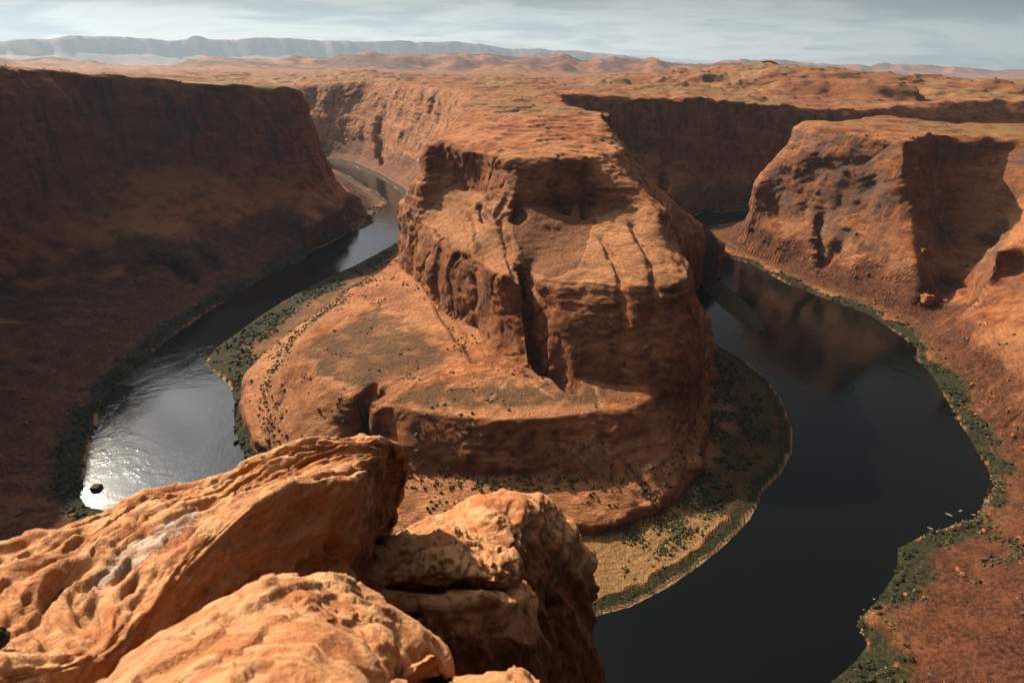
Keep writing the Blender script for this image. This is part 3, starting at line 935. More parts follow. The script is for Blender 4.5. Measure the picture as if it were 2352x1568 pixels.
Vf, Qf, at_, Rf = build_far()
qr = Rf[Qf].mean(1)
for nm, sel in (('desert_hills', qr < 16000), ('distant_mesa', qr >= 16000)):
    vv, qq, aa = sub(Vf, Qf, sel, at_)
    tag(mesh_obj(nm, vv, qq, GROUND, aa), kind='structure')

# ------------------------------------------------------------------ foreground rocks
def make_rock_material():
    m = bpy.data.materials.new('rim_sandstone')
    m.use_nodes = True
    t = NT(m.node_tree)
    P_ = t.new('ShaderNodeTexCoord').outputs['Object']
    red, crust, rough_, band = attr(t, 'rm')
    n1 = t.noise(P_, 2.2, 6, 0.6, 0.6)
    n2 = t.noise(P_, 11.0, 6, 0.65, 0.4)
    n3 = t.noise(P_, 60.0, 4, 0.7)
    lay = t.noise(t.scaled(P_, (1.6, 2.4, 14.0)), 1.0, 5, 0.6, 0.8)
    c = t.mix(t.ramp(n1, 0.35, 0.65), (0.39, 0.138, 0.046), (0.53, 0.240, 0.098))
    c = t.mix(t.ramp(lay, 0.44, 0.60, 0.0, 0.6), c, (0.62, 0.350, 0.175))
    c = t.mix(t.ramp(lay, 0.46, 0.34, 0.0, 0.55), c, (0.31, 0.096, 0.034))
    c = t.mix(t.ramp(n2, 0.52, 0.70, 0.0, 0.45), c, (0.27, 0.095, 0.042))
    c = t.mix(t.math('MULTIPLY', rough_, t.ramp(n2, 0.42, 0.6, 0.1, 0.7)), c, (0.20, 0.085, 0.042))
    st = t.noise(t.scaled(P_, (14.0, 14.0, 1.1)), 1.0, 5, 0.65, 0.5)
    redc = t.mix(t.ramp(st, 0.40, 0.62), (0.17, 0.042, 0.020), (0.37, 0.105, 0.045))
    c = t.mix(t.math('MULTIPLY', red, 0.85), c, redc)
    c = t.mix(crust, c, t.mix(t.ramp(n2, 0.35, 0.65), (0.37, 0.20, 0.11), (0.50, 0.40, 0.32)))
    c = t.mix(t.ramp(n3, 0.52, 0.72, 0.0, 0.45), c, (0.17, 0.06, 0.027))
    b = t.new('ShaderNodeBsdfPrincipled')
    t.link(c, b.inputs['Base Color'])
    b.inputs['Roughness'].default_value = 0.85
    b.inputs['Specular IOR Level'].default_value = 0.2
    h_ = t.math('ADD', t.math('MULTIPLY', n2, 1.0), t.math('MULTIPLY', n3, 0.42))
    h_ = t.math('ADD', h_, t.math('MULTIPLY', lay, 0.8))
    lam_ = t.noise(t.scaled(P_, (5.0, 7.0, 70.0)), 1.0, 4, 0.7, 1.5)
    h_ = t.math('ADD', h_, t.math('MULTIPLY', lam_, 0.55))
    h_ = t.math('ADD', h_, t.math('MULTIPLY', red, t.math('MULTIPLY', st, 1.0)))
    bump = t.new('ShaderNodeBump')
    bump.inputs['Strength'].default_value = 0.9
    bump.inputs['Distance'].default_value = 0.035
    t.link(h_, bump.inputs['Height'])
    t.link(bump.outputs[0], b.inputs['Normal'])
    o = t.new('ShaderNodeOutputMaterial')
    t.link(b.outputs[0], o.inputs[0])
    return m


ROCK = make_rock_material()


def cr_matrix(n, m):
    """Catmull-Rom weights: n control values -> m samples"""
    M = np.zeros((m, n))
    for i in range(m):
        tt = i * (n - 1) / (m - 1)
        k = min(int(tt), n - 2)
        f = tt - k
        wts = (-0.5 * f + f * f - 0.5 * f ** 3, 1 - 2.5 * f * f + 1.5 * f ** 3, 0.5 * f + 2 * f * f - 1.5 * f ** 3, -0.5 * f * f + 0.5 * f ** 3)
        for q, wt in zip((k - 1, k, k + 1, k + 2), wts):
            M[i, min(max(q, 0), n - 1)] += wt
    return M


def rock(name, rows, res, fn, back=(0.05, 0.35, -0.45), drop=6.0, side=0.25, wrap=False):
    """a boulder from a net of surface points (u, v, depth); the net is carried on behind and below and closed"""
    g_ = np.array([[CAM + ray(u_, v_) / FPX * d_ for u_, v_, d_ in r] for r in rows])
    bk = [g_[0] + np.array(back)]
    if wrap:                                   # the far side hangs down like the near face
        for k_ in (4, 5):
            q_ = g_[0] + np.array([0.0, 0.25, 0.0])
            q_[:, 0] += g_[k_][:, 0] - g_[3][:, 0] - 0.05
            q_[:, 2] = np.minimum(g_[k_][:, 2], g_[0][:, 2] - 0.5 * (k_ - 2))
            bk.insert(0, q_)
    g_ = np.concatenate([np.array(bk), g_], 0)
    nbk = len(bk)
    lft = g_[:, :1] + np.array([-side, 0.0, -side * 1.6])
    rgt = g_[:, -1:] + np.array([-side * 0.4, side, -side * 1.2])
    g_ = np.concatenate([lft, g_, rgt], 1)
    nr, nc = g_.shape[:2]
    a, b = res
    A, B = cr_matrix(nr, a), cr_matrix(nc, b)
    S_ = np.einsum('ij,jkl->ikl', A, g_)
    S_ = np.einsum('ij,kjl->kil', B, S_)
    du = np.gradient(S_, axis=1)
    dv = np.gradient(S_, axis=0)
    Nn = np.cross(dv, du)
    Nn /= np.linalg.norm(Nn, axis=2, keepdims=True) + 1e-9
    cen = S_.mean((0, 1))
    if (Nn * (S_ - cen)).sum() < 0:
        Nn = -Nn
    rt = np.linspace(0, nr - 1, a)[:, None] - nbk + np.zeros((1, b))       # row 0 = first given row
    ct = np.linspace(0, nc - 1, b)[None, :] - 1 + np.zeros((a, 1))
    D_, mask = fn(S_, Nn, rt, ct)
    S_ = S_ + Nn * D_[..., None]
    org = np.array([S_[..., 0].mean(), S_[..., 1].mean(), S_[..., 2].min()])
    # skirt to the cliff below
    ring = np.concatenate([np.stack([np.zeros(b, int), np.arange(b)], 1), np.stack([np.arange(1, a), np.full(a - 1, b - 1)], 1),
                           np.stack([np.full(b - 1, a - 1), np.arange(b - 2, -1, -1)], 1), np.stack([np.arange(a - 2, 0, -1), np.zeros(a - 2, int)], 1)])
    vv = S_.reshape(-1, 3)
    rid = ring[:, 0] * b + ring[:, 1]
    low_ = vv[rid].copy()
    low_[:, 2] = vv[:, 2].min() - drop
    nb = len(vv)
    base_c = low_.mean(0)[None]
    vv = np.concatenate([vv, low_, base_c])
    I, J = np.meshgrid(np.arange(a - 1), np.arange(b - 1), indexing='ij')
    k = (I * b + J).ravel()
    qs = np.stack([k, k + 1, k + b + 1, k + b], 1)
    nrg = len(rid)
    ar = np.arange(nrg)
    sk = np.stack([rid, nb + ar, nb + (ar + 1) % nrg, np.roll(rid, -1)], 1)
    qs = np.concatenate([qs, sk])
    mk = np.concatenate([mask.reshape(-1, 4), np.zeros((nrg + 1, 4))])
    vv = vv - org
    ob = mesh_obj(name, vv, qs, ROCK, {'rm': mk})
    ob.location = org
    return ob, S_, Nn, qs[:len(k)], org


def R1(p, f):
    return 1 - 2 * np.abs(noise3(p[..., 0] * f, p[..., 1] * f, p[..., 2] * f))


def base_noise(S_, sc=1.0, off=0.0):
    q = S_ * sc + off
    return fbm(q[..., 0], q[..., 1], q[..., 2], 4)


def fn_fin(S_, Nn, rt, ct):
    top = smooth(4.25, 3.8, rt)
    face = smooth(3.85, 4.3, rt)
    tip = smooth(6.0, 6.8, ct)
    al = ct * 0.9 + 0.25 * fbm(S_[..., 0] * 1.5, S_[..., 1] * 1.5, S_[..., 2] * 1.5, 2)
    ac = rt * 3.4 + 0.55 * al + 0.9 * base_noise(S_, 1.1, 4.0)
    ridg = noise3(al * 1.1, ac * 1.15, 0.5 + 0 * al)
    ridg2 = 1 - 2 * np.abs(noise3(al * 2.2, ac * 2.6, 7.5 + 0 * al))
    d = top * (0.050 * ridg + 0.016 * ridg2 + 0.020 * base_noise(S_, 4.0, 1.0))
    pock = smooth(0.25, 0.62, noise3(al * 3.3, ac * 2.2, 3.1 + 0 * al)) * smooth(3.4, 2.2, rt) * smooth(-1, 1.0, rt)
    d = d - 0.045 * pock * (1 - tip)
    crag = fbm(S_[..., 0] * 6, S_[..., 1] * 6, S_[..., 2] * 4.5, 4)
    crag = 0.5 * crag + 0.6 * terr(crag, 2.5, 0.7)
    lam = terr(base_noise(S_, 2.2, 3.0) + 0.25 * ridg, 4.0, 0.82)
    d = d + top * 0.055 * lam
    d = d + face * (1 - tip) * (0.11 * crag + 0.05 * R1(S_, 4.0) + 0.03 * fbm(S_[..., 0] * 16, S_[..., 1] * 16, S_[..., 2] * 13, 3))
    str_ = fbm(S_[..., 0] * 5, S_[..., 1] * 5, S_[..., 2] * 2.2, 3)
    d = d + tip * face * (0.010 * str_ + 0.02 * crag)
    d = d + 0.05 * base_noise(S_, 1.3, 9.0)
    d = d * (0.25 + 0.75 * smooth(8.6, 7.2, ct))
    m = np.zeros(S_.shape[:2] + (4,))
    m[..., 0] = np.maximum(tip * smooth(3.6, 4.2, rt), smooth(7.2, 7.6, ct) * smooth(2.2, 3.2, rt))
    m[..., 2] = np.maximum(face * (1 - tip), 0.6 * pock)
    return d, m


def fn_cap(S_, Nn, rt, ct, amp=1.0):
    crag = fbm(S_[..., 0] * 4.5, S_[..., 1] * 4.5, S_[..., 2] * 4.0, 4)
    big_ = fbm(S_[..., 0] * 1.7, S_[..., 1] * 1.7, S_[..., 2] * 1.5, 2)
    lay = fbm(S_[..., 0] * 1.2, S_[..., 1] * 1.2, S_[..., 2] * 14.0, 3)
    kn = np.maximum(R1(S_ + 0.1 * big_[..., None], 5.0), 0)
    crag = 0.5 * crag + 0.6 * terr(crag, 2.2, 0.75)
    lam = terr(big_ + 0.35 * crag, 3.2, 0.85)
    d = amp * (0.045 * crag + 0.05 * big_ + 0.022 * lay + 0.03 * kn + 0.10 * lam)
    m = np.zeros(S_.shape[:2] + (4,))
    m[..., 2] = 0.35 * smooth(0.1, 0.6, crag)
    return d, m


def fn_face(S_, Nn, rt, ct, edge=1.6):
    crag = fbm(S_[..., 0] * 2.8, S_[..., 1] * 2.8, S_[..., 2] * 2.4, 4)
    str_ = fbm(S_[..., 0] * 4.5, S_[..., 1] * 4.5, S_[..., 2] * 0.7, 4)
    col_ = 1 - 2 * np.abs(noise3(S_[..., 0] * 2.0 + 0.4 * crag, S_[..., 1] * 2.0, S_[..., 2] * 0.35))
    side_ = smooth(edge, edge + 0.7, rt)
    crag = 0.5 * crag + 0.7 * terr(crag, 2.2, 0.8)
    d = 0.05 * crag + side_ * (0.10 * str_ + 0.10 * np.maximum(col_, 0)) + (1 - side_) * 0.05 * fbm(S_[..., 0] * 2, S_[..., 1] * 2, S_[..., 2] * 9, 3)
    crk = np.abs(noise3(S_[..., 0] * 0.9 + 0.2 * crag, S_[..., 1] * 0.9, S_[..., 2] * 1.4 + 0.25 * crag))
    d = d - side_ * 0.22 * smooth(0.10, 0.0, crk)
    m = np.zeros(S_.shape[:2] + (4,))
    m[..., 0] = side_ * smooth(-0.5, 0.3, str_ + 0.6)
    m[..., 2] = 0.5 * side_ * smooth(0.1, 0.5, crag)
    return d, m


FIN = [
    [(-250, 1345, 2.3), (-50, 1268, 2.6), (150, 1212, 2.95), (350, 1132, 3.4), (520, 1080, 3.75), (680, 1035, 4.1), (800, 1014, 4.4), (880, 1012, 4.6), (893, 1036, 4.8), (835, 1085, 5.9)],
    [(-250, 1420, 2.0), (-50, 1330, 2.3), (130, 1270, 2.6), (320, 1190, 3.05), (480, 1130, 3.4), (630, 1072, 3.8), (755, 1045, 4.1), (868, 1024, 4.45), (892, 1050, 4.72), (835, 1100, 5.85)],
    [(-250, 1520, 1.7), (-40, 1420, 1.95), (130, 1360, 2.2), (300, 1270, 2.6), (450, 1190, 3.0), (600, 1112, 3.45), (730, 1075, 3.85), (864, 1045, 4.25), (890, 1070, 4.62), (835, 1120, 5.75)],
    [(-250, 1640, 1.5), (10, 1540, 1.68), (225, 1484, 1.92), (345, 1372, 2.28), (495, 1222, 2.74), (655, 1118, 3.2), (796, 1088, 3.6), (858, 1080, 4.05), (882, 1110, 4.5), (825, 1160, 5.6)],
    [(-200, 1760, 1.52), (70, 1640, 1.72), (262, 1545, 2.0), (380, 1440, 2.34), (520, 1335, 2.74), (670, 1270, 3.12), (788, 1240, 3.46), (838, 1230, 3.95), (856, 1240, 4.38), (800, 1280, 5.4)],
    [(-150, 1880, 1.6), (120, 1740, 1.8), (290, 1620, 2.1), (415, 1520, 2.42), (545, 1470, 2.78), (690, 1450, 3.12), (776, 1430, 3.42), (806, 1410, 3.88), (814, 1400, 4.28), (760, 1430, 5.2)],
]
fin, fS, fN, fQ, forg = rock('rock_ledge', FIN, (250, 350), fn_fin, wrap=True)
tag(fin, 'large sloping orange sandstone ledge with a jutting fin tip in the left foreground', 'rock')

# the white mineral crust on the ledge: a raised skin of its own
fc_ = fS.reshape(-1, 3)
rel_ = fc_ - CAM
dep = rel_ @ fwd
pu, pv = 1176 + FPX * (rel_ @ cright) / dep, 784 - FPX * (rel_ @ cup) / dep
CR = [(190, 1346), (208, 1312), (255, 1286), (296, 1244), (348, 1212), (400, 1184), (448, 1170), (458, 1192), (424, 1218), (386, 1248), (352, 1274), (322, 1300), (284, 1320), (245, 1344), (205, 1358)]
inn = inside(pu + 6 * fbm(fc_[:, 0] * 9, fc_[:, 1] * 9, fc_[:, 2] * 9, 2), pv + 6 * fbm(fc_[:, 0] * 9, fc_[:, 1] * 9, fc_[:, 2] * 9 + 5, 2), np.array(CR, float))
selq = inn[fQ].all(1)
lab_ = np.where(inn, np.arange(len(inn)), len(inn))
for _ in range(260):                                   # keep the one connected skin
    mn = lab_[fQ[selq]].min(1)
    for c_ in range(4):
        np.minimum.at(lab_, fQ[selq][:, c_], mn)
lq = lab_[fQ[:, 0]]
best_ = np.bincount(lq[selq]).argmax()
selq &= lq == best_
lift = fS.reshape(-1, 3) + fN.reshape(-1, 3) * (0.002 + 0.003 * np.maximum(fbm(fc_[:, 0] * 22, fc_[:, 1] * 22, fc_[:, 2] * 22, 2), -0.3))[:, None]
vv, qq, aa = sub(lift - forg, fQ, selq, {'rm': np.tile(np.array([0, 1, 0, 0.0]), (len(lift), 1))})
crust_o = mesh_obj('mineral_crust', vv, qq, ROCK, aa, parent=fin)
crust_o['label'] = 'pale white mineral crust running along the ledge'

FRONT = [
    [(190, 1650, 1.6), (300, 1530, 1.75), (420, 1435, 1.88), (560, 1378, 2.02), (690, 1350, 2.12), (785, 1384, 2.08), (845, 1415, 2.02), (930, 1475, 1.96), (968, 1580, 1.88)],
    [(210, 1690, 1.46), (325, 1570, 1.52), (445, 1480, 1.64), (570, 1425, 1.77), (690, 1398, 1.86), (775, 1420, 1.86), (825, 1450, 1.8), (900, 1510, 1.76), (950, 1620, 1.7)],
    [(250, 1750, 1.3), (365, 1625, 1.32), (480, 1540, 1.4), (580, 1490, 1.5), (680, 1470, 1.55), (760, 1480, 1.58), (810, 1505, 1.56), (870, 1560, 1.55), (930, 1660, 1.5)],
    [(320, 1820, 1.12), (420, 1710, 1.12), (500, 1640, 1.18), (590, 1600, 1.22), (680, 1590, 1.25), (740, 1600, 1.27), (800, 1610, 1.27), (850, 1650, 1.28), (900, 1710, 1.28)],
    [(360, 2000, 0.95), (450, 1900, 0.95), (520, 1850, 0.98), (600, 1800, 1.0), (680, 1800, 1.02), (740, 1800, 1.05), (800, 1800, 1.08), (850, 1820, 1.1), (900, 1850, 1.12)],
]
o, *_r = rock('sandstone_boulder', FRONT, (180, 240), lambda a, b, c, d: fn_cap(a, b, c, d, 0.46))
tag(o, 'rounded pale orange boulder closest to the camera at bottom centre', 'rock')

PILLAR = [
    [(780, 1300, 6.3), (880, 1240, 6.5), (980, 1192, 6.8), (1080, 1146, 7.1), (1160, 1130, 7.3), (1235, 1136, 7.4), (1288, 1172, 7.5), (1340, 1245, 7.6), (1366, 1276, 7.7)],
    [(780, 1340, 5.6), (880, 1300, 5.7), (980, 1250, 5.8), (1080, 1200, 6.0), (1160, 1162, 6.4), (1232, 1165, 6.7), (1284, 1202, 7.0), (1338, 1264, 7.3), (1366, 1294, 7.5)],
    [(790, 1420, 5.3), (890, 1400, 5.3), (980, 1370, 5.4), (1080, 1300, 5.6), (1165, 1250, 5.95), (1235, 1260, 6.4), (1288, 1290, 6.8), (1338, 1330, 7.15), (1367, 1352, 7.4)],
    [(800, 1520, 5.2), (890, 1510, 5.2), (980, 1490, 5.3), (1085, 1480, 5.45), (1170, 1440, 5.75), (1240, 1440, 6.2), (1288, 1450, 6.6), (1335, 1460, 7.0), (1366, 1470, 7.3)],
    [(800, 1700, 5.0), (890, 1700, 5.0), (980, 1700, 5.1), (1085, 1700, 5.25), (1170, 1700, 5.5), (1238, 1700, 6.0), (1285, 1700, 6.4), (1326, 1700, 6.8), (1354, 1700, 7.1)],
    [(800, 2000, 4.8), (890, 2000, 4.8), (980, 2000, 4.9), (1085, 2000, 5.0), (1170, 2000, 5.3), (1238, 2000, 5.8), (1280, 2000, 6.2), (1315, 2000, 6.6), (1335, 2000, 6.9)],
]
o, *_r = rock('rock_pillar', PILLAR, (200, 260), fn_face, back=(0.1, 0.8, -0.9), side=0.5)
tag(o, 'tall red sandstone pillar with pale humped top right of the ledge', 'rock')

CAP = [
    [(790, 1305, 5.2), (860, 1252, 5.3), (930, 1220, 5.4), (1000, 1212, 5.4), (1060, 1224, 5.35), (1118, 1250, 5.25), (1160, 1277, 5.15), (1180, 1312, 5.2)],
    [(790, 1322, 4.75), (860, 1285, 4.82), (930, 1262, 4.86), (1000, 1262, 4.82), (1060, 1272, 4.78), (1112, 1290, 4.74), (1154, 1306, 4.78), (1177, 1326, 4.95)],
    [(790, 1335, 4.56), (860, 1320, 4.56), (930, 1310, 4.56), (1000, 1310, 4.56), (1060, 1316, 4.52), (1110, 1326, 4.55), (1150, 1334, 4.63), (1174, 1340, 4.9)],
    [(790, 1344, 4.58), (860, 1344, 4.58), (930, 1346, 4.6), (1000, 1347, 4.6), (1060, 1346, 4.58), (1106, 1347, 4.62), (1146, 1349, 4.7), (1170, 1349, 4.97)],
    [(800, 1340, 4.9), (860, 1340, 4.9), (930, 1341, 4.9), (1000, 1342, 4.9), (1060, 1342, 4.9), (1100, 1342, 4.92), (1140, 1344, 4.95), (1160, 1344, 5.05)],
]
o, *_r = rock('sandstone_slab', CAP, (150, 220), lambda a, b, c, d: fn_cap(a, b, c, d, 0.8), back=(0, 0.2, -0.35), drop=0.05, side=0.1)
tag(o, 'bright overhanging slab of sandstone above a dark horizontal crack, beside the pillar', 'rock')

LOWER = [
    [(770, 1356, 5.0), (860, 1354, 5.0), (930, 1354, 5.0), (1000, 1354, 5.0), (1070, 1354, 5.0), (1140, 1352, 5.05), (1195, 1352, 5.15), (1238, 1372, 5.4)],
    [(770, 1366, 4.5), (860, 1366, 4.5), (930, 1366, 4.46), (1000, 1368, 4.46), (1070, 1366, 4.46), (1140, 1368, 4.5), (1196, 1380, 4.65), (1236, 1410, 5.05)],
    [(770, 1440, 4.36), (860, 1440, 4.36), (930, 1450, 4.36), (1000, 1450, 4.38), (1070, 1450, 4.42), (1140, 1450, 4.5), (1196, 1462, 4.7), (1236, 1482, 5.1)],
    [(770, 1560, 4.3), (860, 1560, 4.3), (930, 1560, 4.3), (1000, 1560, 4.32), (1070, 1560, 4.36), (1140, 1560, 4.48), (1196, 1570, 4.7), (1240, 1580, 5.1)],
    [(770, 1760, 4.2), (860, 1760, 4.2), (930, 1760, 4.2), (1000, 1760, 4.22), (1070, 1760, 4.26), (1140, 1760, 4.4), (1200, 1760, 4.65), (1246, 1760, 5.0)],
]
o, *_r = rock('sandstone_block', LOWER, (170, 220), lambda a, b, c, d: fn_face(a, b, c, d, 1.3), back=(0, 0.3, -0.3), side=0.2)
tag(o, 'shadowed red sandstone block under the dark horizontal crack, left of the pillar', 'rock')

SLIVER = [
    [(920, 1595, 1.7), (990, 1566, 1.75), (1060, 1558, 1.78), (1120, 1558, 1.78), (1185, 1566, 1.74), (1230, 1610, 1.68)],
    [(930, 1640, 1.5), (1000, 1610, 1.52), (1060, 1600, 1.54), (1120, 1600, 1.54), (1180, 1612, 1.52), (1220, 1650, 1.5)],
    [(940, 1720, 1.3), (1000, 1700, 1.3), (1060, 1690, 1.32), (1120, 1690, 1.32), (1170, 1700, 1.32), (1210, 1730, 1.3)],
]
o, *_r = rock('sandstone_boulder', SLIVER, (70, 120), lambda a, b, c, d: fn_cap(a, b, c, d, 0.3))
tag(o, 'pale sandstone boulder whose crest just shows at the bottom edge, right of centre', 'rock')
KNOB = [
    [(-90, 1250, 3.35), (-20, 1236, 3.45), (20, 1226, 3.5), (50, 1224, 3.5), (74, 1232, 3.45), (90, 1248, 3.4)],
    [(-90, 1275, 3.1), (-20, 1262, 3.18), (20, 1256, 3.2), (50, 1254, 3.2), (72, 1258, 3.2), (88, 1266, 3.2)],
    [(-90, 1310, 2.95), (-20, 1300, 3.0), (20, 1296, 3.02), (50, 1292, 3.04), (70, 1290, 3.06), (84, 1290, 3.08)],
]
o, *_r = rock('sandstone_boulder', KNOB, (60, 110), lambda a, b, c, d: fn_cap(a, b, c, d, 0.4), side=0.1)
tag(o, 'low orange rock hump behind the ledge at the left edge of the picture', 'rock')

# ------------------------------------------------------------------ plants, stones
def simple_mat(name, c1, c2, scale, rough_=0.9):
    m = bpy.data.materials.new(name)
    m.use_nodes = True
    t = NT(m.node_tree)
    P_ = t.new('ShaderNodeNewGeometry').outputs['Position']
    b = t.new('ShaderNodeBsdfPrincipled')
    t.link(t.mix(t.ramp(t.noise(P_, scale, 4, 0.65), 0.36, 0.64), c1, c2), b.inputs['Base Color'])
    b.inputs['Roughness'].default_value = rough_
    b.inputs['Specular IOR Level'].default_value = 0.15
    o_ = t.new('ShaderNodeOutputMaterial')
    t.link(b.outputs[0], o_.inputs[0])
    return m


def ico(sub_):
    import bmesh
    bm = bmesh.new()
    bmesh.ops.create_icosphere(bm, subdivisions=sub_, radius=1.0)
    v_ = np.array([q.co[:] for q in bm.verts])
    f_ = np.array([[q.index for q in p.verts] for p in bm.faces])
    bm.free()
    return v_, f_


ICO1, ICO2, ICO3 = ico(1), ico(2), ico(3)


def scatter(weight, n, lo, hi, flat_=0.75, lift_=0.25, name='shrubs', mat=None, jag=0.7, base=ICO1, power=2.0):
    """many small lumps standing on the ground, one object of countless plants or stones"""
    p = np.clip(weight, 0, None).astype(float)
    cell = np.hypot(x, y + 150)            # vertices are denser near the camera: even it out
    tha = np.abs(np.arctan2(x, y + 150))
    p = p * cell ** 2 * np.where(tha < 0.384, 1.0, np.where(tha < 0.80, 1.55, 3.2)) * np.where(cell < 330, 4.2, np.where(cell < 400, 2.1, np.where(cell < 830, 1.0, 1.55)))
    p /= p.sum()
    idx = RNG.choice(len(p), size=n, p=p)
    pos = V[idx] + np.stack([RNG.normal(0, 1.2, n), RNG.normal(0, 1.2, n), np.zeros(n)], 1)
    sz = lo + (hi - lo) * RNG.random(n) ** power
    bv, bf = base
    k = len(bv)
    ang = RNG.random(n) * 6.283
    ca, sa = np.cos(ang), np.sin(ang)
    jit = 1 + jag * (RNG.random((n, k)) - 0.5) * 2
    loc = bv[None] * jit[..., None] * sz[:, None, None]
    el = 0.7 + 0.6 * RNG.random(n)
    lx = (loc[..., 0] * ca[:, None] - loc[..., 1] * sa[:, None]) * el[:, None]
    ly = loc[..., 0] * sa[:, None] + loc[..., 1] * ca[:, None]
    lz = loc[..., 2] * flat_ + (lift_ * sz)[:, None]
    vv = np.stack([lx, ly, lz], -1) + pos[:, None, :]
    ff = bf[None] + (np.arange(n) * k)[:, None, None]
    ob = mesh_obj(name, vv.reshape(-1, 3), ff.reshape(-1, 3), mat, smooth_=False)
    tag(ob, kind='stuff')
    return ob


SHRUB = simple_mat('desert_shrub', (0.026, 0.026, 0.012), (0.085, 0.075, 0.032), 0.4)
THICKET = simple_mat('bank_thicket', (0.010, 0.013, 0.006), (0.036, 0.038, 0.014), 0.25)
REDROCK = simple_mat('talus_rock', (0.12, 0.042, 0.020), (0.34, 0.135, 0.055), 0.5)
PALE = simple_mat('shore_stone', (0.16, 0.10, 0.055), (0.36, 0.25, 0.15), 1.2)

nS = fbm(x / 17, y / 17, z / 17, 2)
up_ok = smooth(0.5, 0.75, N[:, 2])
vis = (y > 100) & (y < 1400)
beach = isP & (x > -60) & (dP0 < 22)
scatter(np.where(vis & ~beach, (veg > 0.3) * (z > 0.4) * up_ok * smooth(-0.5, 0.45, nS), 0), 11000, 0.45, 2.3, 0.7, 0.15, 'bank_thicket', THICKET, power=2.0)
scatter(np.where(vis & beach, (veg > 0.3) * up_ok, 0), 3000, 0.25, 0.8, 0.7, 0.2, 'bank_grass', THICKET)
w_low = np.where(isP & (hb > 5) & (hb < 55), up_ok * smooth(0.05, 0.6, nS), 0) + np.where(bench > 0.5, 0.5 * smooth(0.0, 0.7, nS) * up_ok, 0)
w_low = w_low + np.where(isP & (hb > 19) & (hb < 27), 1.2 * up_ok, 0)
scatter(np.where(y < 900, w_low, 0), 3600, 0.45, 1.5, 0.75, 0.25, 'desert_shrubs', SHRUB)
w_dry = np.where(isP & (dry > 0.3) & (y < 700), up_ok * smooth(-0.3, 0.5, nS) * smooth(14, 26, dP0), 0)
scatter(w_dry, 3800, 0.35, 1.3, 0.75, 0.25, 'dry_bank_shrubs', SHRUB)
w_out = np.where(~isP & (z < 60) & (dH0 > 12), up_ok * smooth(0.0, 0.6, nS), 0)
w_out = w_out * np.where(np.hypot(x, y) < 480, 9.0, np.where(np.hypot(x, y) < 700, 3.0, 1.0))
scatter(np.where(vis & (x > 0), w_out, 0), 5200, 0.4, 1.6, 0.75, 0.25, 'talus_shrubs', SHRUB)
scatter(np.where(vis & (hb < 90), talus * smooth(-0.2, 0.6, nS) * np.where(x > 0, 2.0, 1.0), 0), 5200, 0.3, 2.4, 0.7, 0.15, 'talus_rubble', REDROCK, 0.3, power=3.5)
w_st = np.where(~isP & (x > 100) & (y < 620) & (dH0 < 5.5) & (dH0 > 0.0) & (z < 3), smooth(-0.3, 0.3, nA), 0)
scatter(w_st, 420, 0.25, 0.9, 0.6, 0.1, 'shore_stones', PALE, 0.35)
w_pl = np.where((hb > 240) & (y > 600) & (y < 2600), up_ok * smooth(-0.1, 0.5, nS), 0)
scatter(w_pl, 3500, 0.7, 1.7, 0.7, 0.25, 'plateau_shrubs', SHRUB)


def ground_z(px_, py_):
    d2 = (V[:, 0] - px_) ** 2 + (V[:, 1] - py_) ** 2
    k = np.argpartition(d2, 4)[:4]
    return float(V[k, 2].mean())


def lump_mesh(name, seed, mat, boxy=0.55, base=ICO3):
    v_, f_ = base
    q = v_.copy()
    q = np.sign(q) * np.abs(q) ** boxy                    # towards a block
    q *= 0.8
    nn = fbm(v_[:, 0] * 1.6 + seed * 7.3, v_[:, 1] * 1.6, v_[:, 2] * 1.6 + seed, 3)
    q = q * (1 + 0.28 * nn)[:, None]
    q[:, 2] -= q[:, 2].min() + 0.25
    me = bpy.data.meshes.new(name)
    me.from_pydata(q.tolist(), [], f_.tolist())
    me.materials.append(mat)
    return me


BM = [lump_mesh('boulder', k, REDROCK) for k in range(5)]
BOULD = [(2125, 690, 9.5), (2092, 655, 5), (2010, 600, 4), (2058, 606, 6.5), (1990, 640, 3.2), (2170, 690, 4), (2095, 735, 2.6), (2155, 745, 3.0), (2185, 752, 2.2),
         (2140, 635, 3.4), (2200, 660, 3.6), (1946, 612, 2.8), (2230, 770, 2.0), (2290, 860, 2.4), (2325, 945, 2.0), (2070, 690, 2.2)]
for i, (u_, v_, r_) in enumerate(BOULD):
    xb, yb = U(u_, v_, 30 if v_ < 700 else 15)
    ob = bpy.data.objects.new('boulder', BM[i % 5])
    COL.objects.link(ob)
    ob.location = (xb, yb, ground_z(xb, yb) - 0.1 * r_)
    ob.rotation_euler = (0.2 * math.sin(i), 0.25 * math.cos(2 * i), 1.7 * i)
    ob.scale = (r_ * (0.9 + 0.25 * math.sin(3 * i)), r_ * 0.85, r_ * (0.7 + 0.2 * math.cos(5 * i)))
    if i == 0:
        tag(ob, 'largest red block on the right bank below the dark recess in the wall', 'boulder', 'boulders on the right bank')
    elif i == 3:
        tag(ob, 'dark knobbly boulder at the foot of the bright promontory cliff', 'boulder', 'boulders on the right bank')
    else:
        tag(ob, 'red sandstone boulder fallen on the slope of the right bank', 'boulder', 'boulders on the right bank')
xb, yb = U(222, 1122, 0)
ob = bpy.data.objects.new('river_boulder', lump_mesh('river_boulder', 8, SHRUB, 0.55))
COL.objects.link(ob)
ob.location = (xb, yb, -0.4)
ob.scale = (4.6, 3.4, 2.4)
tag(ob, 'dark boulder standing in the glittering water by the left bank', 'boulder')

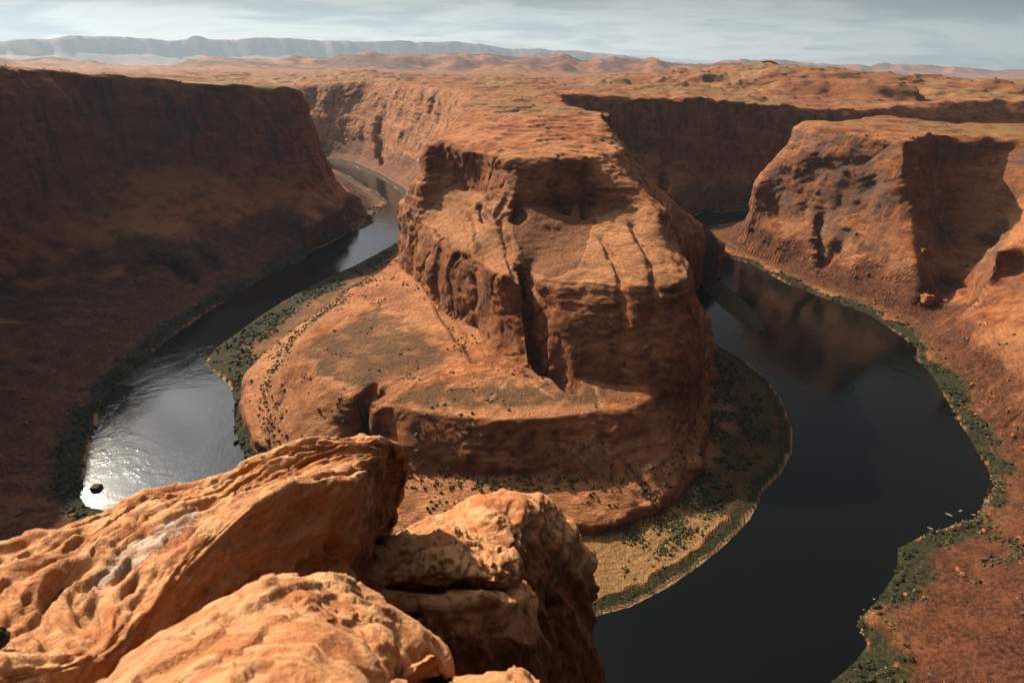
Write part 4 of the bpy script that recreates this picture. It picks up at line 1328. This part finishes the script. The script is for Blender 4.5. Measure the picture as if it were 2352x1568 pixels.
# small boats near the right bank
HULL = simple_mat('boat_hull', (0.34, 0.32, 0.28), (0.46, 0.43, 0.38), 2.0, 0.5)
SEAT = simple_mat('boat_seat', (0.10, 0.07, 0.05), (0.16, 0.11, 0.07), 2.0, 0.7)


def boat(u_, v_, ang, length, label):
    xb, yb = U(u_, v_, 0)
    root = bpy.data.objects.new('small_boat', None)
    COL.objects.link(root)
    root.location = (xb, yb, 0.02)
    root.rotation_euler = (0, 0, ang)
    root.scale = (length / 5.0,) * 3
    tag(root, label, 'boat', 'boats by the right bank')
    st = np.linspace(-2.5, 2.5, 13)
    rows_ = []
    for sx in st:
        f = 1 - abs(sx / 2.5) ** 2.6
        b_ = 0.12 + 0.78 * f ** 0.7
        sheer = 0.42 + 0.28 * abs(sx / 2.5) ** 2
        rows_.append([(sx, -b_ + 0.08, sheer - 0.02), (sx, -b_, sheer), (sx, -b_ * 0.85, 0.1), (sx, -b_ * 0.4, -0.12), (sx, b_ * 0.4, -0.12), (sx, b_ * 0.85, 0.1), (sx, b_, sheer), (sx, b_ - 0.08, sheer - 0.02),
                      (sx, b_ * 0.7, 0.16), (sx, -b_ * 0.7, 0.16)])
    g_ = np.array(rows_)
    a, b, _c = g_.shape
    q = [[i * b + j, (i + 1) * b + j, (i + 1) * b + (j + 1) % b, i * b + (j + 1) % b] for i in range(a - 1) for j in range(b)]
    q += [[j for j in (0, 1, 2, 3)], [0, 3, 4, 7], [4, 5, 6, 7], [7, 8, 9, 0]]
    e = (a - 1) * b
    q += [[e + 3, e + 2, e + 1, e], [e + 7, e + 4, e + 3, e], [e + 7, e + 6, e + 5, e + 4], [e, e + 9, e + 8, e + 7]]
    mesh_obj('hull', g_.reshape(-1, 3), np.array(q), HULL, smooth_=False, parent=root)
    for sx in (-1.0, 0.2, 1.3):
        v8 = np.array([(sx + dx, dy, 0.34 + dz_) for dx in (-0.14, 0.14) for dy in (-0.68, 0.68) for dz_ in (0, 0.05)])
        f6 = np.array([[0, 1, 3, 2], [4, 6, 7, 5], [0, 4, 5, 1], [2, 3, 7, 6], [0, 2, 6, 4], [1, 5, 7, 3]])
        mesh_obj('seat', v8, f6, SEAT, smooth_=False, parent=root)


boat(2179, 1182, -0.9, 4.4, 'pale boat farthest out on the dark water off the right bank')
boat(2205, 1173, 0.3, 3.4, 'pale boat between the outermost boat and the one at the shore')
boat(2236, 1182, -0.5, 3.2, 'pale boat drawn in at the sandy shore, rightmost of the boats')
boat(2136, 1213, -0.6, 3.4, 'pale boat lying by the small sand spit, leftmost of the boats')

# a small black round object on the ledge
pk = CAM + ray(-2, 1466) / FPX * 1.80
ob = bpy.data.objects.new('black_lump', lump_mesh('black_lump', 3, simple_mat('lump_black', (0.010, 0.010, 0.010), (0.02, 0.02, 0.018), 30.0, 0.6), 0.9))
COL.objects.link(ob)
ob.location = pk + np.array([0, 0, -0.02])
ob.scale = (0.040, 0.036, 0.040)
tag(ob, 'small black round object on the big ledge at the left edge', 'stone')

# ------------------------------------------------------------------ air
hz = bpy.data.materials.new('haze_air')
hz.use_nodes = True
ht = NT(hz.node_tree)
pvn = ht.new('ShaderNodeVolumePrincipled')
pvn.inputs['Color'].default_value = (0.58, 0.78, 1.0, 1)
pvn.inputs['Density'].default_value = 0.000016
pvn.inputs['Anisotropy'].default_value = 0.2
ho_ = ht.new('ShaderNodeOutputMaterial')
ht.link(pvn.outputs[0], ho_.inputs['Volume'])
bx_ = np.array([(a, b, c) for a in (-36000.0, 36000.0) for b in (-1500.0, 36000.0) for c in (-8.0, 2500.0)])
bq = np.array([[0, 1, 3, 2], [4, 6, 7, 5], [0, 4, 5, 1], [2, 3, 7, 6], [0, 2, 6, 4], [1, 5, 7, 3]])
tag(mesh_obj('haze', bx_, bq, hz, smooth_=False), kind='stuff')
